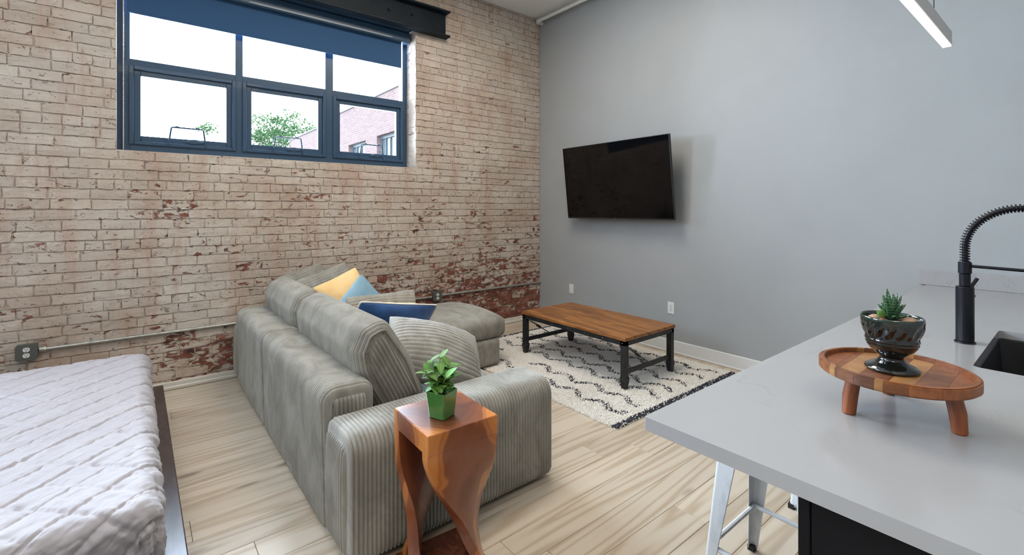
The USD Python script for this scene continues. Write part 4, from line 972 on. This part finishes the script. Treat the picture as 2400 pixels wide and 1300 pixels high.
for i in range(len(cuts) - 1):
    pc = Point(0, 0).buffer(TR - .013, quad_segs=24).intersection(sbox(cuts[i], -.2, cuts[i + 1] - .0004, .2))
    m = xf(ext(pc, .014, .098), (0, 0, 0), (0, 0, ang)); obj('stave', m, woods[order[i] % 5], t)
for i in range(len(cuts) - 1):
    rg = Point(0, 0).buffer(TR, quad_segs=32)
    seg = sbox(cuts[i], -.2, cuts[i + 1] - .0003, .2)
    outer = rg.difference(Point(0, 0).buffer(TR - .014, quad_segs=32)).intersection(seg)
    lip = Point(0, 0).buffer(TR - .004, quad_segs=32).difference(Point(0, 0).buffer(TR - .012, quad_segs=32)).intersection(seg)
    for half in (sbox(-.2, 0.0002, .2, .2), sbox(-.2, -.2, .2, -.0002)):
        a_, b_ = outer.intersection(half), lip.intersection(half)
        if a_.area < 1e-6 : continue
        ms = [ext(a_, .02, .100)] + ([ext(b_, .026, .0965)] if b_.area > 1e-6 else [])
        obj('rim', xf(cat(ms), (0, 0, 0), (0, 0, ang)), woods[order[(i + 1) % 8] % 5], t)
M['leg_wood'] = wood('stand_leg_wood', [(0.2, (0.16, 0.04, 0.013)), (0.8, (0.28, 0.08, 0.024))], (8, 8, 1.5), 2.0, 1.0, .42, .0)
for lx, ly in ((-2.767, -4.177), (-2.698, -4.368), (-2.535, -4.205)):
    dx, dy = lx - TC[0], ly - TC[1]
    obj('leg', tube([(dx, dy, 0.0), (dx, dy, .003), (dx * .97, dy * .97, .045), (dx * .88, dy * .88, .099)], [.0125, .0145, .0165, .0155], 18), M['leg_wood'], t, smooth=50)

# ================================================================== black goblet planter with succulent
PO = (-2.700, -4.247, CZ + .112)
t = thing('succulent_planter', 'glossy black footed ceramic bowl holding a small succulent', 'planter', PO)
def glaze():
    n = {'tc': ('texture_coordinate', {}), 'sp': ('separate_xyz', {}), 'n': ('noise_texture', {'scale': 45.0, 'detail': 4}), 'k': ('math', {'math_type': 'multiply_add', 'value2': .03}), 'r': ('map_range', {'from_min': .128, 'from_max': .150, 'clamp': True}), 'rp': ('rgb_ramp', {'ramp': [(0.0, (0.006, 0.007, 0.006)), (.55, (0.012, 0.02, 0.014)), (.85, (0.02, 0.036, 0.024)), (1, (0.05, 0.045, 0.03))]}), 'p': ('principled_bsdf', {'roughness': .1, 'coat_weight': .6, 'coat_roughness': .04})}
    return usdkit.material(stage, LK + 'black_green_glaze', n, [('tc.object', 'sp.vector'), ('tc.object', 'n.vector'), ('n.fac', 'k.value1'), ('sp.z', 'k.value3'), ('k.value', 'r.value'), ('r.result', 'rp.fac'), ('rp.color', 'p.base_color')], surface='p.BSDF')
M['goblet'] = glaze()
prof = [(0, .001), (.050, .0), (.054, .003), (.0545, .007), (.048, .012), (.034, .019), (.026, .026), (.0245, .031), (.028, .036), (.040, .043), (.052, .052), (.060, .062), (.0625, .068), (.0615, .0715), (.0645, .075), (.0625, .080), (.0635, .086), (.0675, .096), (.071, .107), (.0735, .118), (.0745, .126), (.0735, .131), (.0715, .133), (.069, .131), (.066, .120), (.055, .105), (0, .105)]
prof = [(r_ * (.845 if z_ > .045 else (1 - .155 * max(0, (z_ - .030)) / .015 if z_ > .03 else 1)), z_) for r_, z_ in prof]
pp = np.array(prof); kz = np.r_[0, np.cumsum(np.linalg.norm(np.diff(pp, axis=0), axis=1))]; kk = np.linspace(0, kz[-1], 150); pp = np.stack([np.interp(kk, kz, pp[:, i]) for i in (0, 1)], 1)
def flute(R, A, Z):
    w = np.clip((Z - .083) / .012, 0, 1) * np.clip((.118 - Z) / .012, 0, 1) * (R > .0505)
    ph = A * 16 - (Z - .08) * 95
    return R + w * .0042 * (np.abs(((ph / (2 * PI)) % 1) - .5) * 2 - .5)
obj('bowl', lathe(pp, 160, warp=flute), M['goblet'], t, smooth=60)
sb2 = lathe([(.0562, .118), (.045, .121), (.03, .122), (0, .122)], 40); sb2.vertices[:, 2] += .003 * (meshkit.noise(sb2.vertices * 150, 2) - .5)
obj('soil', sb2, M['soil'], t, smooth=True)
M['pebble'] = noisy('tan_pebble', [(0.3, (0.30, 0.17, 0.10)), (0.7, (0.46, 0.30, 0.20))], (40, 40, 40), 3, .7)
M['pebble_red'] = plain('red_pebble', (0.45, 0.08, 0.03), .5)
rp = random.Random(5)
for a, r_, s_, mt in ((150, .042, .015, 'pebble'), (185, .03, .009, 'pebble_red'), (-25, .04, .018, 'pebble'), (-60, .045, .012, 'pebble'), (110, .045, .011, 'pebble'), (40, .05, .010, 'pebble'), (230, .046, .010, 'pebble'), (265, .05, .008, 'pebble'), (75, .03, .008, 'pebble')):
    a = math.radians(a - 40); ic = trimesh.creation.icosphere(2, s_); ic.vertices *= [1.15, .9, .55]; ic.vertices *= (1 + .3 * (meshkit.noise(ic.vertices * 70 + a, 3) - .5))[:, None]
    r_ *= .84; ic.vertices *= .86; ic = xf(ic, (r_ * math.cos(a), r_ * math.sin(a), .1235), (0, 0, math.degrees(a) + 40)); obj('pebble', ic, M[mt], t, smooth=True)
def succ_mat():
    n = {'tc': ('texture_coordinate', {}), 'sp': ('separate_xyz', {}), 'w': ('math', {'math_type': 'multiply', 'value2': 900.0}), 'si': ('math', {'math_type': 'sine'}), 'r': ('map_range', {'from_min': .75, 'from_max': .95, 'to_max': .35, 'clamp': True}), 'c': ('mix_color', {'a': (0.022, 0.085, 0.026), 'b': (0.45, 0.50, 0.42)}), 'p': ('principled_bsdf', {'roughness': .35})}
    return usdkit.material(stage, LK + 'zebra_succulent', n, [('tc.object', 'sp.vector'), ('sp.z', 'w.value1'), ('w.value', 'si.value1'), ('si.value', 'r.value'), ('r.result', 'c.fac'), ('c.result', 'p.base_color')], surface='p.BSDF')
M['succ'] = succ_mat(); M['succ_light'] = plain('pale_succulent', (0.12, 0.26, 0.06), .4)
for ringi, (n_, L_, lean, z_) in enumerate(((6, .026, 50, .124), (6, .042, 28, .127), (5, .056, 13, .13), (3, .060, 5, .132))):
    for k in range(n_):
        az = 360 * k / n_ + ringi * 27; L = L_ * rp.uniform(.9, 1.1)
        h_ = np.linspace(0, 1, 8); rr = .0062 * (1 - h_) ** .6 * (.75 + h_ * .9) + .0004
        bend = np.stack([0 * h_, .012 * h_ ** 2 * math.sin(math.radians(lean)), L * h_], 1)
        lf = tube(bend, rr, 8); lf.vertices[:, 1] *= .62
        T = trimesh.transformations.euler_matrix(-math.radians(lean), 0, math.radians(az), 'sxyz'); T[:3, 3] = (.004 + .006 * math.cos(math.radians(az + 90)), .002 + .006 * math.sin(math.radians(az + 90)), z_)
        lf.apply_transform(T); obj('leaf', lf, M['succ'], t, smooth=50)
for az, L in ((200, .03), (170, .026)):
    h_ = np.linspace(0, 1, 8); lf = tube(np.stack([0 * h_, .0 * h_, L * h_], 1), .007 * np.sin(PI * (.12 + .86 * h_)) ** .8 + .0004, 8); lf.vertices[:, 1] *= .4
    T = trimesh.transformations.euler_matrix(math.radians(-32), 0, math.radians(az - 90), 'sxyz'); T[:3, 3] = (-.016, .016, .125); lf.apply_transform(T)
    obj('leaf', lf, M['succ_light'], t, smooth=50, label='pale rounded green leaf')

# ================================================================== stools
t = thing('stool', 'white metal counter stool tucked under the near end of the counter', 'stool', (-2.34, -3.865, 0))
SS = .155; SB = .205; SH = .64
obj('seat', [rbx(-SS, SS, -SS, SS, SH - .012, SH + .006, .006, 3)], M['stool_white'], t, smooth=30)
obj('skirt', [bx(-SS + .002, SS - .002, sy * (SS - .004), sy * SS, SH - .05, SH - .006, .001) for sy in (-1, 1)] + [bx(sx * (SS - .004), sx * SS, -SS + .002, SS - .002, SH - .05, SH - .006, .001) for sx in (-1, 1)], M['stool_white'], t)
for sx in (-1, 1):
    for sy in (-1, 1):
        a = np.array([sx * (SS + .0), sy * (SS + .0), SH - .004]); b = np.array([sx * SB, sy * SB, .012])
        rows = []
        for k in np.linspace(0, 1, 14):
            c = a + (b - a) * k; w = .078 * (1 - k) + .026 * k
            # open channel: rounded outer corner, flanges inwards
            q = [(-w, .0)] + [(.0 - .012 + .012 * math.cos(p_), -.012 + .012 * math.sin(p_)) for p_ in np.linspace(PI / 2, 0, 5)] + [(0, -w)]
            q = q + [(x_ - .0022, y_ - .0022) for x_, y_ in q[::-1]]
            rows.append([(c[0] + sx * x_, c[1] + sy * y_, c[2]) for x_, y_ in q])
        g = grid(np.array(rows), wrap_v=True)
        if g.volume < 0: g.invert()
        l_ = obj('leg', g, M['stool_white'], t, smooth=40)
        obj('rubber_foot', hull([(b[0] + sx * (x_ - .007), b[1] + sy * (y_ - .007), z) for x_, y_ in ((-.014, -.014), (.012, -.014), (-.014, .012), (.011, .011)) for z in (0, .022)]), M['rubber'], l_)
def at(z): k = (SH - z) / SH; return SS + (SB - SS) * k
zb = .20; q = at(zb) - .01
for a, b in (((-q, q), (q, q)), ((q, q), (q, -q)), ((q, -q), (-q, -q)), ((-q, -q), (-q, q))):
    obj('crossbar', tube([(*a, zb), (*b, zb)], .009, 8), M['stool_white'], t, smooth=40)
dup(t, (-1.52, -3.86, 0), 0, 'white metal counter stool farther along under the counter')

# ================================================================== outside
def far_brick():
    n = {'tc': ('texture_coordinate', {}), 'mp': ('mapping', {'rotation': (0, 0, 0)}), 'sp': ('separate_xyz', {}), 'cb': ('combine_xyz', {}), 'b': ('brick_texture', {'color1': (0.095, 0.052, 0.050), 'color2': (0.12, 0.075, 0.07), 'mortar': (0.14, 0.11, 0.105), 'scale': 1.0, 'mortar_size': .008, 'brick_width': .22, 'row_height': .075}), 'p': ('principled_bsdf', {'roughness': .9})}
    return usdkit.material(stage, LK + 'far_brick', n, [('tc.object', 'sp.vector'), ('sp.y', 'cb.x'), ('sp.z', 'cb.y'), ('cb.vector', 'b.vector'), ('b.color', 'p.base_color')], surface='p.BSDF')
M['far_brick'] = far_brick()
M['coping'] = plain('dark_coping', (0.10, 0.10, 0.10), .7)
M['far_glass'] = plain('far_window_glass', (0.06, 0.08, 0.095), .1)
M['far_frame'] = plain('far_window_frame', (0.05, 0.06, 0.07), .5)
t = thing('building', 'red brick building with stepped parapet seen through the window', 'building', (2.0, 13.5, -1))
bw = lambda y0, y1, z: bx(2.0, 8, y0, y1, -1, z, 0)
BO = (2.0, 13.5, -1)
WNS = [(11.1, 12.76, 2.3, 3.80), (8.75, 10.14, 2.3, 3.82), (15.2, 16.6, 2.3, 3.8)]
p = Polygon([(6.0, -1), (21.2, -1), (21.2, 4.93), (13.75, 4.93), (13.75, 5.12), (6.0, 5.12)])
for a, b, c, d in WNS: p = p.difference(sbox(a, c, b, d))
wallm = ext(p, .35); wallm.apply_transform(np.array([[0, 0, 1, 2.0], [1, 0, 0, 0], [0, 1, 0, 0], [0, 0, 0, 1.0]]))
obj('wall', rel([wallm, bx(2.36, 8, 6, 21.2, -1, 4.8, 0)], BO), M['far_brick'], t)
obj('coping', rel(bx(1.96, 2.4, 6, 13.8, 5.12, 5.19, .01), BO), M['coping'], t); obj('coping', rel(bx(1.96, 2.4, 13.72, 21.25, 4.93, 5.0, .01), BO), M['coping'], t)
for a, b, c, d in WNS:
    w = obj('window', rel(ring_frame(0, b - a, c, d, (.06, .06, .06, .10), -.04, .04) , (0, 0, 0)), M['far_frame'], t)
    mm = cat(ring_frame(0, b - a, c, d, (.06, .06, .06, .10), -.04, .04) + [bx((b - a) * k / 4 - .02, (b - a) * k / 4 + .02, -.03, .03, c, d, 0) for k in (1, 2, 3)] + [bx(0, b - a, -.03, .03, (c + d) / 2 - .02, (c + d) / 2 + .02, 0)])
    mm.apply_transform(np.array([[0, -1, 0, 2.18], [1, 0, 0, a], [0, 0, 1, 0], [0, 0, 0, 1.0]])); mm = rel(mm, BO)
    stage.RemovePrim(w.GetPath()); _used[pathof(t) + '/window'] -= 1
    w = obj('window', mm, M['far_frame'], t)
    obj('pane', rel(bx(2.19, 2.20, a + .03, b - .03, c, d, 0), BO), M['far_glass'], w)
M['far_leaf'] = usdkit.material(stage, LK + 'tree_leaf', {'g': ('geometry', {}), 'r': ('rgb_ramp', {'ramp': [(0, (0.045, 0.09, 0.035)), (1, (0.09, 0.15, 0.065))]}), 'd': ('diffuse_bsdf', {}), 'tr': ('translucent_bsdf', {}), 'm': ('mix_closure', {'fac': .45})}, [('g.random_per_island', 'r.fac'), ('r.color', 'd.color'), ('r.color', 'tr.color'), ('d.BSDF', 'm.closure1'), ('tr.BSDF', 'm.closure2')], surface='m.closure')
M['bark'] = plain('tree_bark', (0.09, 0.07, 0.055), .9)
t = thing('tree', 'light green leafy tree behind the brick building outside the window', 'tree', (3.3, 28.0, -1))
rt = np.random.default_rng(12)
tr = [tube([(0, 0, 0), (.1, 0, 2.5), (.0, .1, 4.5), (.2, 0, 6.2)], [.22, .18, .12, .04], 10)]
cl = []
for i in range(120):
    a = rt.uniform(0, 2 * PI); rr_ = 4.6 * rt.uniform(0.0, 1) ** .7; zc = rt.uniform(5.0, 8.9) - .40 * rr_
    c = np.array([rr_ * math.cos(a), rr_ * .6 * math.sin(a), zc])
    cl.append((c, rt.uniform(.35, .75)))
    if i % 2 == 0: tr.append(tube(bezier([(0.05, .05, 3.2 + rt.uniform(0, 1.6)), c * [.4, .4, .9], c], 6), [.06, .045, .035, .025, .02, .012], 6))
obj('trunk', tr, M['bark'], t, smooth=40)
V, Fc = [], []
for c, s in cl:
    for _ in range(110):
        o = c + rt.normal(0, 1, 3) * s * [.55, .5, .32]; d1 = rt.normal(0, 1, 3); d1 /= np.linalg.norm(d1); d2 = np.cross(d1, rt.normal(0, 1, 3)); d2 /= np.linalg.norm(d2)
        L, w = rt.uniform(.12, .20), rt.uniform(.045, .08); n0 = len(V)
        V += [o, o + d1 * L * .5 + d2 * w, o + d1 * L, o + d1 * L * .5 - d2 * w]; Fc += [(n0, n0 + 1, n0 + 2), (n0, n0 + 2, n0 + 3)]
obj('foliage', trimesh.Trimesh(np.array(V), np.array(Fc), process=False), M['far_leaf'], t, kind='stuff')
tag(obj('ground', bx(-30, 30, .4, 60, -1.2, -1.0, 0), plain('outside_ground', (0.22, 0.22, 0.2), .9)), kind='structure')
